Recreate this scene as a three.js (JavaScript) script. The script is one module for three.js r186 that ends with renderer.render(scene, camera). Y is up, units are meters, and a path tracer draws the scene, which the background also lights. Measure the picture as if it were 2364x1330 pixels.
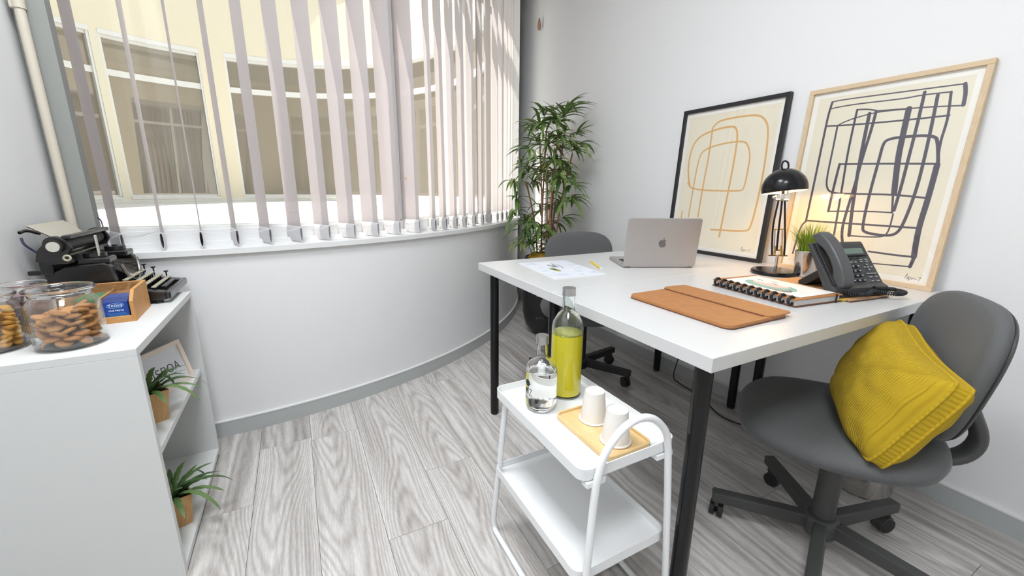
import * as THREE from 'three';
import { RoundedBoxGeometry } from 'three/addons/geometries/RoundedBoxGeometry.js';
import { mergeGeometries, mergeVertices } from 'three/addons/utils/BufferGeometryUtils.js';
import { RectAreaLightUniformsLib } from 'three/addons/lights/RectAreaLightUniformsLib.js';
import { createNoise2D, createNoise3D } from 'simplex-noise';

// ------------------------------------------------------------------ camera, sky, sun, lamps, exposure
RectAreaLightUniformsLib.init();
const scene = new THREE.Scene();
const renderer = new THREE.WebGLRenderer({ antialias: true });
renderer.shadowMap.enabled = true;
renderer.toneMapping = THREE.LinearToneMapping;
renderer.toneMappingExposure = 1.0;
const DEG = Math.PI / 180;
const camera = new THREE.PerspectiveCamera(70.26, 2364 / 1330, 0.05, 60);
{
  const yaw = 1.08683685, pitch = 0.23988777, roll = 0.0082731;
  camera.position.set(0.48757, 1.07223, 1.93299);
  camera.lookAt(0.48757 - Math.sin(yaw) * Math.cos(pitch), 1.07223 - Math.sin(pitch), 1.93299 - Math.cos(yaw) * Math.cos(pitch));
  camera.rotateZ(roll);
  camera.updateMatrixWorld();
}
scene.background = new THREE.Color().setRGB(0.80, 0.90, 1.0);
scene.backgroundIntensity = 1.2;
const sun = new THREE.DirectionalLight(new THREE.Color().setRGB(1, 0.95, 0.87), 8.5);
{
  const az = 102 * DEG, el = 66 * DEG;   // direction to the sun: azimuth from +x towards +z
  const to = new THREE.Vector3(Math.cos(az) * Math.cos(el), Math.sin(el), Math.sin(az) * Math.cos(el));
  sun.target.position.set(-2.6, 1.2, 1.6);
  sun.position.copy(sun.target.position).addScaledVector(to, 12);
  sun.castShadow = true; sun.shadow.mapSize.set(2048, 2048);
  Object.assign(sun.shadow.camera, { left: -6, right: 6, top: 6, bottom: -6, near: 0.5, far: 30 });
  scene.add(sun, sun.target);
}
const PANEL_L = 27;                      // ceiling light panels, out of frame overhead
const PANELS = [[-0.5, 2.05], [0.7, 2.05]];
for (const [x, z] of PANELS) {
  const l = new THREE.RectAreaLight(new THREE.Color().setRGB(0.94, 0.985, 1.035), PANEL_L, 0.58, 0.58);
  l.position.set(x, 2.725, z); l.rotation.x = -Math.PI / 2; scene.add(l);
}

// ------------------------------------------------------------------ helpers
let seed = 12345;
const srand = (s) => { seed = s >>> 0; };
const rnd = () => { seed = (seed + 0x6D2B79F5) >>> 0; let t = seed; t = Math.imul(t ^ (t >>> 15), t | 1); t ^= t + Math.imul(t ^ (t >>> 7), t | 61); return ((t ^ (t >>> 14)) >>> 0) / 4294967296; };
const rr = (a, b) => a + (b - a) * rnd();
const n2 = createNoise2D(rnd), n3 = createNoise3D(rnd);
const V = (x, y, z) => new THREE.Vector3(x, y, z);
const taken = new Map();
function numbered(name) { const k = taken.get(name) || 0; taken.set(name, k + 1); return k ? name + '_' + String(k).padStart(3, '0') : name; }
function sh(o) { o.castShadow = true; o.receiveShadow = true; return o; }
function thing(name, label, category, pos = [0, 0, 0], turn = 0, group) {
  const o = new THREE.Group(); o.name = numbered(name); o.position.set(...pos); o.rotation.y = turn;
  o.userData = { label, category }; if (group) o.userData.group = group;
  scene.add(o); return o;
}
function structure(name, label, category) {
  const o = new THREE.Group(); o.name = numbered(name); o.userData = { kind: 'structure', label, category }; scene.add(o); return o;
}
function part(name, geo, mat, parent, pos, rot) {
  const g = Array.isArray(geo) ? merge(geo) : geo;
  const m = sh(new THREE.Mesh(g, mat)); m.name = name;
  if (pos) m.position.set(...pos);
  if (rot) m.rotation.set(...rot);
  parent.add(m); return m;
}
function solo(name, geo, mat, label, category, pos, turn = 0, group) {
  const m = part(numbered(name), geo, mat, scene, pos); m.rotation.y = turn;
  m.userData = { label, category }; if (group) m.userData.group = group; return m;
}
function copy(o, label, pos, turn) {
  const c = o.clone(); c.name = numbered(o.name.replace(/_\d{3}$/, '')); scene.add(c);
  c.userData = { ...o.userData, label }; if (pos) c.position.set(...pos); if (turn !== undefined) c.rotation.y = turn; return c;
}
function clean(g) {
  g = g.index ? g.toNonIndexed() : g.clone();
  for (const k of Object.keys(g.attributes)) if (!['position', 'normal', 'uv'].includes(k)) g.deleteAttribute(k);
  if (!g.attributes.uv) g.setAttribute('uv', new THREE.BufferAttribute(new Float32Array(g.attributes.position.count * 2), 2));
  if (!g.attributes.normal) g.computeVertexNormals();
  return g;
}
function merge(list) { return mergeGeometries(list.map(clean), false); }
const T = (g, x = 0, y = 0, z = 0) => g.translate(x, y, z);
const RX = (g, a) => g.rotateX(a), RY = (g, a) => g.rotateY(a), RZ = (g, a) => g.rotateZ(a);
const box = (w, h, d, x = 0, y = 0, z = 0) => new THREE.BoxGeometry(w, h, d).translate(x, y, z);
const rbox = (w, h, d, r, x = 0, y = 0, z = 0, s = 2) => new RoundedBoxGeometry(w, h, d, s, Math.min(r, w / 2.01, h / 2.01, d / 2.01)).translate(x, y, z);
const cyl = (r0, r1, h, n = 24, x = 0, y = 0, z = 0, open = false) => new THREE.CylinderGeometry(r0, r1, h, n, 1, open).translate(x, y, z);
const lathe = (pts, n = 40) => new THREE.LatheGeometry(pts.map((p) => new THREE.Vector2(Math.max(p[0], 0.00001), p[1])), n);
function tube(pts, r, seg = 40, rad = 8, closed = false, tension = 0.5) {
  const c = new THREE.CatmullRomCurve3(pts.map((p) => V(...p)), closed, 'catmullrom', tension);
  return new THREE.TubeGeometry(c, seg, r, rad, closed);
}
function rod(a, b, r, n = 10, r2 = r) {
  const A = V(...a), B = V(...b), d = B.clone().sub(A), g = new THREE.CylinderGeometry(r2, r, d.length(), n);
  g.applyQuaternion(new THREE.Quaternion().setFromUnitVectors(V(0, 1, 0), d.normalize()));
  return g.translate((A.x + B.x) / 2, (A.y + B.y) / 2, (A.z + B.z) / 2);
}
function extr(shape, depth, bevel = 0, seg = 2, cs = 12) {
  return new THREE.ExtrudeGeometry(shape, { depth: depth - 2 * bevel, bevelEnabled: bevel > 0, bevelThickness: bevel, bevelSize: bevel, bevelOffset: -bevel, bevelSegments: seg, curveSegments: cs }).translate(0, 0, bevel);
}
function rrect(w, h, r, cx = 0, cy = 0) {
  const s = new THREE.Shape(), x = cx - w / 2, y = cy - h / 2;
  s.moveTo(x + r, y); s.lineTo(x + w - r, y); s.absarc(x + w - r, y + r, r, -Math.PI / 2, 0); s.lineTo(x + w, y + h - r); s.absarc(x + w - r, y + h - r, r, 0, Math.PI / 2);
  s.lineTo(x + r, y + h); s.absarc(x + r, y + h - r, r, Math.PI / 2, Math.PI); s.lineTo(x, y + r); s.absarc(x + r, y + r, r, Math.PI, Math.PI * 1.5); return s;
}
// grid surface from a function (u,v) -> [x,y,z]
function surf(f, nu, nv) {
  const p = [], uv = [], idx = [];
  for (let j = 0; j <= nv; j++) for (let i = 0; i <= nu; i++) { p.push(...f(i / nu, j / nv)); uv.push(i / nu, j / nv); }
  for (let j = 0; j < nv; j++) for (let i = 0; i < nu; i++) { const a = j * (nu + 1) + i, b = a + 1, c = a + nu + 1, d = c + 1; idx.push(a, b, d, a, d, c); }
  const g = new THREE.BufferGeometry(); g.setAttribute('position', new THREE.Float32BufferAttribute(p, 3)); g.setAttribute('uv', new THREE.Float32BufferAttribute(uv, 2)); g.setIndex(idx); g.computeVertexNormals(); return g;
}
// rounded pad: a super-ellipse outline swept through a profile of [inset, height]
function pad(hx, hz, ex, profile, n = 48, warp) {
  const P = [], I = [], U = [];
  const ring = (inset, y) => { for (let i = 0; i < n; i++) { const t = i / n * Math.PI * 2, c = Math.cos(t), s = Math.sin(t); const k = 2 / ex;
    let x = Math.sign(c) * Math.abs(c) ** k * (hx - inset), z = Math.sign(s) * Math.abs(s) ** k * (hz - inset); let q = [x, y, z]; if (warp) q = warp(...q); P.push(...q); U.push(x, z); } };
  profile.forEach(([a, y]) => ring(a, y));
  const m = profile.length;
  for (let j = 0; j < m - 1; j++) for (let i = 0; i < n; i++) { const a = j * n + i, b = j * n + (i + 1) % n, c = a + n, d = b + n; I.push(a, c, b, b, c, d); }
  for (const [j, up] of [[0, false], [m - 1, true]]) { const c = P.length / 3; let q = [0, profile[j][1], 0]; if (warp) q = warp(...q); P.push(...q); U.push(0, 0); for (let i = 0; i < n; i++) { const a = j * n + i, b = j * n + (i + 1) % n; up ? I.push(a, c, b) : I.push(a, b, c); } }
  const g = new THREE.BufferGeometry(); g.setAttribute('position', new THREE.Float32BufferAttribute(P, 3)); g.setAttribute('uv', new THREE.Float32BufferAttribute(U, 2)); g.setIndex(I); g.computeVertexNormals(); return g;
}
// the round light well that the window looks into
const CX = -4.064, CZ = 2.37;
const pol = (r, a, y) => [CX + r * Math.cos(a * DEG), y, CZ + r * Math.sin(a * DEG)];
function sector(r0, r1, a0, a1, y0, y1, step = 2) {
  const n = Math.max(1, Math.ceil((a1 - a0) / step)), P = [], N = [], U = [];
  const quad = (a, b, c, d, na, nb) => { for (const [q, m] of [[a, na], [b, nb], [c, nb], [a, na], [c, nb], [d, na]]) { P.push(...q); N.push(...m); U.push(q[0] + q[2], q[1]); } };
  for (let i = 0; i < n; i++) {
    const t0 = a0 + (a1 - a0) * i / n, t1 = a0 + (a1 - a0) * (i + 1) / n;
    const o0 = [Math.cos(t0 * DEG), 0, Math.sin(t0 * DEG)], o1 = [Math.cos(t1 * DEG), 0, Math.sin(t1 * DEG)], i0 = o0.map((v) => -v), i1 = o1.map((v) => -v);
    quad(pol(r1, t1, y0), pol(r1, t0, y0), pol(r1, t0, y1), pol(r1, t1, y1), o1, o0);
    quad(pol(r0, t0, y0), pol(r0, t1, y0), pol(r0, t1, y1), pol(r0, t0, y1), i0, i1);
    quad(pol(r0, t0, y1), pol(r0, t1, y1), pol(r1, t1, y1), pol(r1, t0, y1), [0, 1, 0], [0, 1, 0]);
    quad(pol(r0, t1, y0), pol(r0, t0, y0), pol(r1, t0, y0), pol(r1, t1, y0), [0, -1, 0], [0, -1, 0]);
  }
  for (const [a, s] of [[a0, -1], [a1, 1]]) { const nn = [-Math.sin(a * DEG) * s, 0, Math.cos(a * DEG) * s]; const A = pol(r0, a, y0), B = pol(r1, a, y0), C = pol(r1, a, y1), D = pol(r0, a, y1); s > 0 ? quad(A, B, C, D, nn, nn) : quad(B, A, D, C, nn, nn); }
  const g = new THREE.BufferGeometry(); g.setAttribute('position', new THREE.Float32BufferAttribute(P, 3)); g.setAttribute('normal', new THREE.Float32BufferAttribute(N, 3)); g.setAttribute('uv', new THREE.Float32BufferAttribute(U, 2)); return g;
}
function pane(r, a0, a1, y0, y1, step = 2) {
  const n = Math.max(1, Math.ceil((a1 - a0) / step));
  const g = surf((u, v) => pol(r, a0 + (a1 - a0) * u, y0 + (y1 - y0) * v), n, 1);
  return g;
}

// ------------------------------------------------------------------ textures
function dataTex(w, h, f, srgb = true) {
  const d = new Uint8Array(w * h * 4);
  for (let j = 0; j < h; j++) for (let i = 0; i < w; i++) { const c = f(i / w, j / h), k = (j * w + i) * 4; if (typeof c === 'number') d[k] = d[k + 1] = d[k + 2] = Math.max(0, Math.min(255, c * 255)); else for (let q = 0; q < 3; q++) d[k + q] = Math.max(0, Math.min(255, c[q])); d[k + 3] = 255; }
  const t = new THREE.DataTexture(d, w, h); t.wrapS = t.wrapT = THREE.RepeatWrapping; t.magFilter = THREE.LinearFilter; t.minFilter = THREE.LinearMipmapLinearFilter; t.generateMipmaps = true; if (srgb) t.colorSpace = THREE.SRGBColorSpace; t.needsUpdate = true; return t;
}
const tile = (f, w, h) => (u, v) => { // makes noise wrap
  const a = f(u * w, v * h), b = f(u * w - w, v * h), c = f(u * w, v * h - h), d = f(u * w - w, v * h - h); return (a * (1 - u) + b * u) * (1 - v) + (c * (1 - u) + d * u) * v; };
function canvasTex(w, h, draw, rep) {
  const c = document.createElement('canvas'); c.width = w; c.height = h; const x = c.getContext('2d'); draw(x, w, h);
  const t = new THREE.CanvasTexture(c); t.colorSpace = THREE.SRGBColorSpace; t.anisotropy = 8; return t;
}
const rep = (t, x, y) => { const c = t.clone(); c.repeat.set(x, y); c.needsUpdate = true; return c; };
const fineNoise = dataTex(256, 256, (u, v) => 0.5 + 0.25 * tile((x, y) => n2(x, y), 60, 60)(u, v) + 0.25 * tile((x, y) => n2(x + 9, y), 120, 120)(u, v), false);
const weave = dataTex(128, 128, (u, v) => { const a = Math.sin(u * Math.PI * 32), b = Math.sin(v * Math.PI * 32); return 0.5 + 0.3 * a * b + 0.2 * (n2(u * 90, v * 90)); }, false);
const ribs = dataTex(64, 8, (u) => 0.5 + 0.5 * Math.cos(u * Math.PI * 2), false);
const brushed = dataTex(512, 64, (u, v) => 0.6 + 0.25 * n2(u * 6, v * 90) + 0.15 * n2(u * 3, v * 200), false);

const std = (rgb, rough = 0.6, o = {}) => { const m = new THREE.MeshStandardMaterial({ roughness: rough, ...o }); if (Array.isArray(rgb)) m.color.setRGB(...rgb); else m.color.set(rgb); return m; };
const phy = (rgb, rough = 0.4, o = {}) => { const m = new THREE.MeshPhysicalMaterial({ roughness: rough, ...o }); if (Array.isArray(rgb)) m.color.setRGB(...rgb); else m.color.set(rgb); return m; };
function wood(light, dark, kind, s) { // plank grain, u along the board
  const L = new THREE.Color(light), D = new THREE.Color(dark), a = [L.r, L.g, L.b].map((v) => Math.pow(v, 1 / 2.2) * 255), b = [D.r, D.g, D.b].map((v) => Math.pow(v, 1 / 2.2) * 255);
  return (u, v) => {
    const w = n2(u * 1.5 + s, v * 1.4 + s * 3) * 0.5 + n2(u * 4 + s, v * 3 - s) * 0.07;
    let t;
    if (kind === 'cath') { const vc = 0.5 + 0.18 * n2(s, u * 1.3); const q = (u * 3.1 + s) + (v - vc) ** 2 * 9 * (1 + 0.5 * n2(s * 2, u * 2)) + w * 0.6; t = 0.5 + 0.5 * Math.sin(q * 15 + 0.9 * n2(u * 6, v * 5 + s)); }
    else t = 0.5 + 0.5 * Math.sin((v * 5.5 + w * 1.5 + 0.12 * n2(u * 8, v * 4 + s)) * 6.28);
    t = Math.pow(t, 1.6);
    const broad = 0.5 + 0.32 * n2(u * 0.9 + s * 5, v * 2.3 + s) + 0.26 * n2(u * 1.3 - s, v * 7 + s * 2), pore = n2(u * 14 + s, v * 95), fine = n2(u * 40, v * 30 + s);
    const k = Math.max(0, Math.min(1, 0.27 * t + 0.50 * broad + 0.15 * pore + 0.06 * fine + 0.03));
    return a.map((c, i) => c + (b[i] - c) * k);
  };
}
const paintTex = rep(fineNoise, 1, 1);
const M = {
  wall: std([0.82, 0.82, 0.82], 0.85, { bumpMap: fineNoise, bumpScale: 0.0006 }),
  ceiling: std([0.86, 0.86, 0.86], 0.9),
  base: std([0.47, 0.49, 0.48], 0.5),
  whiteMetal: std([0.86, 0.87, 0.87], 0.38),
  frameWhite: std([0.80, 0.80, 0.79], 0.45),
  frameGrey: std([0.30, 0.31, 0.29], 0.5),
  beigePipe: std([0.62, 0.57, 0.47], 0.55),
  black: std([0.012, 0.012, 0.013], 0.32),
  blackGloss: phy([0.006, 0.006, 0.007], 0.2, { specularIntensity: 0.75 }),
  blackMatte: std([0.02, 0.02, 0.021], 0.6),
  plastic: std([0.062, 0.064, 0.060], 0.5),
  desk: phy([0.63, 0.63, 0.625], 0.32, { clearcoat: 0.25, clearcoatRoughness: 0.3 }),
  cabinet: std([0.70, 0.71, 0.695], 0.5),
  glassPane: phy([0.98, 0.99, 0.99], 0.0, { transmission: 1, thickness: 0, ior: 1.5 }),
  darkPane: phy([0.80, 0.74, 0.65], 0.0, { transmission: 1, thickness: 0, ior: 1.6, metalness: 0.3 }),
  slat: phy([0.56, 0.512, 0.516], 0.85, { transmission: 0.27, thickness: 0, side: THREE.DoubleSide, bumpMap: rep(weave, 10, 160), bumpScale: 0.0003 }),
  cream: std([0.83, 0.76, 0.60], 0.85, { bumpMap: fineNoise, bumpScale: 0.002 }),
  creamTrim: std([0.80, 0.76, 0.62], 0.7),
  chrome: std([0.72, 0.72, 0.72], 0.16, { metalness: 1 }),
  steel: std([0.60, 0.585, 0.565], 0.3, { metalness: 1, roughnessMap: brushed }),
  alu: std([0.50, 0.49, 0.49], 0.36, { metalness: 0.9 }),
  brass: std([0.62, 0.42, 0.16], 0.35, { metalness: 1 }),
  fabric: phy([0.115, 0.118, 0.119], 0.95, { sheen: 0.8, sheenRoughness: 0.45, sheenColor: new THREE.Color().setRGB(0.55, 0.55, 0.54), bumpMap: rep(weave, 26, 26), bumpScale: 0.0006 }),
  paper: std([0.82, 0.82, 0.80], 0.8),
};

// ------------------------------------------------------------------ floor: one mesh per plank
{
  const f = structure('floor', 'grey oak laminate floor planks running towards the window', 'floor');
  part('subfloor', box(6.2, 0.1, 2.9, -0.4, -0.06, 1.33), std([0.05, 0.045, 0.04], 0.9), f);
  const mats = [];
  const kinds = [['cath', 1.3], ['line', 2.7], ['line', 4.9], ['line', 6.1], ['cath', 8.4], ['line', 9.9], ['cath', 12.2], ['line', 15.5]];
  kinds.forEach(([k, s], i) => {
    const tone = [0, -7, 5, -12, 7, -3, 2, -9][i];
    const col = (r, g, b) => `rgb(${r + tone},${g + tone},${b + tone})`;
    const fn = wood(col(230, 226, 222), col(140, 133, 128), k, s);
    const t = dataTex(768, 160, fn);
    const bm = dataTex(384, 80, (u, v) => { const c = fn(u, v); return c[0] / 255; }, false);
    mats.push(std([1, 1, 1], 0.30, { map: t, bumpMap: bm, bumpScale: 0.0005 }));
  });
  const L = 1.285, W = 0.1925, g = new THREE.BoxGeometry(L - 0.0012, 0.009, W - 0.0012);
  const gShort = new Map();
  // plank ends seen in the photograph, row by row (z of the row's lower side -> x of a joint)
  const z0 = 1.585 - W * 8 - 0.0;    // first seam near z=0.045
  const offs = { 8: -0.62, 9: -0.02, 10: -1.325, 11: -0.985, 7: -0.885, 6: -0.31, 5: -1.12, 4: 0.12, 3: -0.7, 2: -0.2, 1: -1.02, 0: -0.5, '-1': -0.1, 12: -0.4, 13: -0.9 };
  srand(77);
  for (let r = -1; r <= 13; r++) {
    const zc = z0 + W * (r + 0.5);
    const lo = Math.max(zc - W / 2, -0.05), hi = Math.min(zc + W / 2, 2.72); if (hi - lo < 0.01) continue;
    let x = offs[r]; while (x > -3.2) x -= L;
    for (let k = 0; x < 2.65; k++, x += L) {
      const xa = Math.max(x, -3.3), xb = Math.min(x + L, 2.65), len = xb - xa; if (len < 0.02) continue;
      const key = len.toFixed(3) + (hi - lo).toFixed(3);
      if (!gShort.has(key)) gShort.set(key, new THREE.BoxGeometry(len - 0.0012, 0.009, hi - lo - 0.0012));
      const m = part('plank', gShort.get(key), mats[Math.floor(rnd() * mats.length)], f, [(xa + xb) / 2, -0.0045, (lo + hi) / 2]);
      if (rnd() < 0.5) m.rotation.y = Math.PI;
    }
  }
}
// ------------------------------------------------------------------ walls, ceiling, skirting
const RW = 2.553;                       // room face of the curved window wall
const SILL = 0.825, HEAD = 2.69, CEIL = 2.75, WA0 = -60, WA1 = 7.3;
{
  const w = structure('wall_right', 'smooth white wall behind the desk', 'wall');
  part('wall_panel', box(6.2, CEIL + 0.1, 0.15, -0.35, CEIL / 2, -0.075), M.wall, w);
  const l = structure('wall_left', 'white side wall beside the low bookcase', 'wall');
  part('wall_panel', box(4.5, CEIL + 0.1, 0.15, 0.5, CEIL / 2, 2.66 + 0.075), M.wall, l);
  const r = structure('wall_rear', 'white rear wall of the office', 'wall');
  part('wall_panel', box(0.15, CEIL + 0.1, 3.0, 2.65, CEIL / 2, 1.33), M.wall, r);
  const fr = structure('wall_front', 'curved white wall under the window', 'wall');
  part('lower_wall', sector(2.33, RW, -78, 11, -0.02, SILL - 0.02), M.wall, fr);
  part('upper_wall', sector(2.33, RW, -78, 11, HEAD, CEIL + 0.1), M.wall, fr);
  part('pier', sector(2.33, RW, -78, WA0, SILL - 0.02, HEAD), M.wall, fr);
  part('pier', sector(2.33, RW, WA1, 11, SILL - 0.02, HEAD), M.wall, fr);
  const c = structure('ceiling', 'white office ceiling', 'ceiling');
  const s = new THREE.Shape(); s.moveTo(2.72, 0.12); s.lineTo(2.72, -2.8);
  for (let a = 10.3; a >= -73; a -= 1.7) { const p = pol(2.4, a, 0); s.lineTo(p[0], -p[2]); }
  s.lineTo(-3.36, 0.12); s.closePath();
  part('ceiling_slab', new THREE.ExtrudeGeometry(s, { depth: 0.12, bevelEnabled: false }).rotateX(-Math.PI / 2).translate(0, CEIL, 0), M.ceiling, c);
  // skirting boards
  const bw = structure('baseboard_front', 'curved grey skirting board below the window wall', 'baseboard');
  part('skirting', sector(RW, 2.565, -72, 7, 0, 0.07), M.base, bw);
  part('lit_top_edge', sector(RW, 2.5665, -72, 7, 0.07, 0.0755), M.frameWhite, bw);  // white colour stands in for overhead light catching the skirting top
  const br = structure('baseboard_right', 'straight grey skirting board along the wall behind the desk', 'baseboard');
  part('skirting', box(5.7, 0.07, 0.012, -0.1, 0.035, 0.006), M.base, br);
  part('lit_top_edge', box(5.7, 0.006, 0.0135, -0.1, 0.073, 0.00675), M.frameWhite, br);  // light from above painted as a white strip on the grey skirting
  const bl = structure('baseboard_left', 'grey skirting board behind the bookcase', 'baseboard');
  part('skirting', box(4.1, 0.07, 0.012, 0.53, 0.035, 2.654), M.base, bl);
}
// ceiling light panels (above the frame)
PANELS.forEach(([x, z], i) => {
  const t = thing('ceiling_light', ['square ceiling light panel over the floor beside the bookcase', 'square ceiling light panel nearer the rear wall'][i], 'ceiling light', [x, CEIL, z], 0, 'ceiling light panels');
  part('frame', [box(0.62, 0.014, 0.02, 0, -0.007, 0.3), box(0.62, 0.014, 0.02, 0, -0.007, -0.3), box(0.02, 0.014, 0.58, 0.3, -0.007, 0), box(0.02, 0.014, 0.58, -0.3, -0.007, 0)], M.whiteMetal, t);
  part('diffuser', box(0.58, 0.008, 0.58, 0, -0.004, 0), std([0.9, 0.9, 0.9], 0.6, { emissive: new THREE.Color().setRGB(0.97, 0.985, 1), emissiveIntensity: 2.2 }), t);
});
// ------------------------------------------------------------------ the window
{
  const w = structure('window_1', 'long curved window with white frame behind vertical blinds', 'window');
  part('window_sill', merge([sector(2.33, 2.572, -62, 7.4, SILL - 0.022, SILL), sector(2.33, 2.44, WA0, WA1, SILL, SILL + 0.018)]), M.frameWhite, w);
  part('bottom_rail', [sector(2.35, 2.415, WA0, WA1, SILL + 0.018, SILL + 0.065), sector(2.34, 2.40, WA0, WA1, SILL + 0.065, SILL + 0.078)], M.frameWhite, w);
  part('head_rail', sector(2.34, 2.41, WA0, WA1, HEAD - 0.06, HEAD), M.frameWhite, w);
  part('transom', sector(2.34, 2.40, WA0, WA1, 2.27, 2.32), M.frameWhite, w);
  for (const [a, q] of [[WA0 + 0.25, 0.25], [-39.2, 0.7], [-23.4, 0.5], [WA1 - 0.5, 0.5]]) { part('mullion', sector(2.34, 2.405, a - q, a + q, SILL + 0.07, HEAD - 0.05), a > 3 ? M.frameGrey : M.frameWhite, w); }
  for (const a of [-40.05, -24.05]) part('gasket', sector(2.395, 2.408, a - 0.12, a + 0.12, SILL + 0.075, HEAD - 0.06), M.blackMatte, w);
  const e = [WA0 + 0.45, -39.9, -38.5, -23.8, -23.0, WA1 - 0.95];
  for (let i = 0; i < 6; i += 2) { part('pane', pane(2.37, e[i], e[i + 1], SILL + 0.075, 2.275), M.glassPane, w); part('pane', pane(2.37, e[i], e[i + 1], 2.315, HEAD - 0.055), M.glassPane, w); }
  
  part('jamb_cover', sector(RW - 0.03, RW + 0.004, 4.45, 6.25, SILL, HEAD + 0.03), M.frameGrey, w);
}
{ // pipe in the corner left of the window
  const p0 = pol(RW + 0.017, 5.72, 0);
  const t = thing('corner_pipe', 'beige vertical pipe in the corner left of the window', 'pipe', [p0[0], 0.69, p0[2]]);
  part('pipe', cyl(0.0128, 0.0128, 2.04, 16, 0, 1.02, 0), M.beigePipe, t);
  part('clamp', [cyl(0.016, 0.016, 0.035, 12, 0, 0.93, 0), rbox(0.018, 0.05, 0.018, 0.005, 0, 0.935, 0.012)], M.beigePipe, t);
}
// ------------------------------------------------------------------ vertical blinds
{
  const slatGeo = (W, H, twist, s) => surf((u, v) => { const a = -twist * DEG * v, x = u * W, c = 0.004 * Math.sin(u * Math.PI) * (1 + 0.4 * Math.sin(v * 5 + s)); return [x * Math.cos(a) - c * Math.sin(a), v * H, x * Math.sin(a) * 1 + c * Math.cos(a)]; }, 6, 14);
  const hemShape = (() => { const s = new THREE.Shape(); s.absellipse(0, 0.032, 0.0062, 0.034, 0, Math.PI * 2); const h = new THREE.Path(); h.absellipse(0, 0.032, 0.0046, 0.031, 0, Math.PI * 2); s.holes.push(h); return s; })();
  const hemG = (W) => new THREE.ExtrudeGeometry(hemShape, { depth: W, bevelEnabled: false, curveSegments: 10 }).rotateY(Math.PI / 2);
  const hemMat = phy([0.70, 0.69, 0.70], 0.8, { transmission: 0.15, thickness: 0 });
  const bottom = SILL + 0.006, top = HEAD - 0.075;
  function blind(name, label, list, W, span) {
    const t = structure(name, label, 'window blind'); t.userData = { label, category: 'window blind', group: 'vertical blinds' };
    part('headrail', sector(2.43, 2.50, span[0], span[1], HEAD - 0.065, HEAD - 0.005), M.frameWhite, t);
    const hem = hemG(W);
    const ends = [];
    list.forEach(([th, d, tw = 0], i) => {
      const P = pol(2.535, th, bottom), phi = Math.atan2(Math.sin(d * DEG), -Math.cos(d * DEG));
      const s = part('slat', slatGeo(W, top - bottom - 0.055, tw, i), M.slat, t, [P[0], bottom + 0.055, P[2]], [0, phi, 0]);
      part('weight_pocket', hem, hemMat, s, [0, -0.055, 0]);
      ends.push([P[0], bottom + 0.062, P[2]], [P[0] - Math.cos(d * DEG) * W, bottom + 0.062, P[2] - Math.sin(d * DEG) * W]);
    });
    for (const k of [0, 1]) { const pts = []; for (let i = k; i < ends.length; i += 2) { pts.push(ends[i]); if (i + 2 < ends.length) pts.push([(ends[i][0] + ends[i + 2][0]) / 2, bottom + 0.048, (ends[i][2] + ends[i + 2][2]) / 2]); } part('spacer_cord', tube(pts, 0.0009, pts.length * 4, 5), M.frameWhite, t); }
    return t;
  }
  blind('vertical_blind', 'mauve grey vertical blind slats over the left half of the curved window',
    [[4.75, -41, 8], [3.2, -29, 5], [0.57, -9, -7], [-2.22, -9.5, -9], [-4.96, -15], [-7.64, -21.1], [-10.36, -25.4], [-13.07, -28.5], [-15.75, -29.7], [-18.49, -29.5], [-21.3, -30], [-24.2, -31.7]], 0.125, [-25.5, 4.9]);
  const b2 = blind('vertical_blind', 'sunlit white vertical blind slats at the right end of the window near the bamboo plant',
    [[-26.9, 0.6], [-28.89, -1.9], [-31.07, -2.4], [-33.14, -0.7], [-35.5, 0.2], [-37.92, 3.8], [-40.58, 3.6], [-43.43, 5], [-45.8, 9], [-48.4, 12], [-50.8, 14], [-53.0, 16]], 0.122, [-56.5, -25.7]);
  // operating chains beside the middle slat
  for (const [k, len] of [[0, 0.62], [1, 0.55]]) {
    const P = pol(2.50, -25.35 - k * 0.5, HEAD - 0.06 - len);
    const beads = []; for (let i = 0; i < len / 0.0075; i++) beads.push(new THREE.IcosahedronGeometry(0.0021, 0).translate(0, i * 0.0075, 0));
    const c = part('bead_chain', beads, M.alu, b2, P); c.userData.kind = 'stuff';
    part('chain_weight', cyl(0.006, 0.008, 0.03, 12, 0, -0.015, 0), M.frameWhite, b2, P);
  }
  const q = pol(2.546, -22.3, 0);
  const cord = part('cord_tag', rbox(0.011, 0.012, 0.003, 0.001), std('#e0b45c', 0.6), b2, [q[0], 1.115, q[2]]); cord.rotation.y = 0.4;
}
{ // cord tassel on the wall right of the window, by the ceiling
  const t = thing('cord_tassel', 'brown wooden cord tassel hanging on the wall right of the window', 'tassel', [-2.70, 2.31, 0.03]);
  part('knob', lathe([[0, 0], [0.012, 0.004], [0.015, 0.03], [0.008, 0.075], [0.003, 0.09], [0, 0.09]], 16), std('#a8806c', 0.5), t);
  part('cord', cyl(0.0015, 0.0015, 0.35, 6, 0, 0.26, 0), M.frameWhite, t);
}
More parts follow.
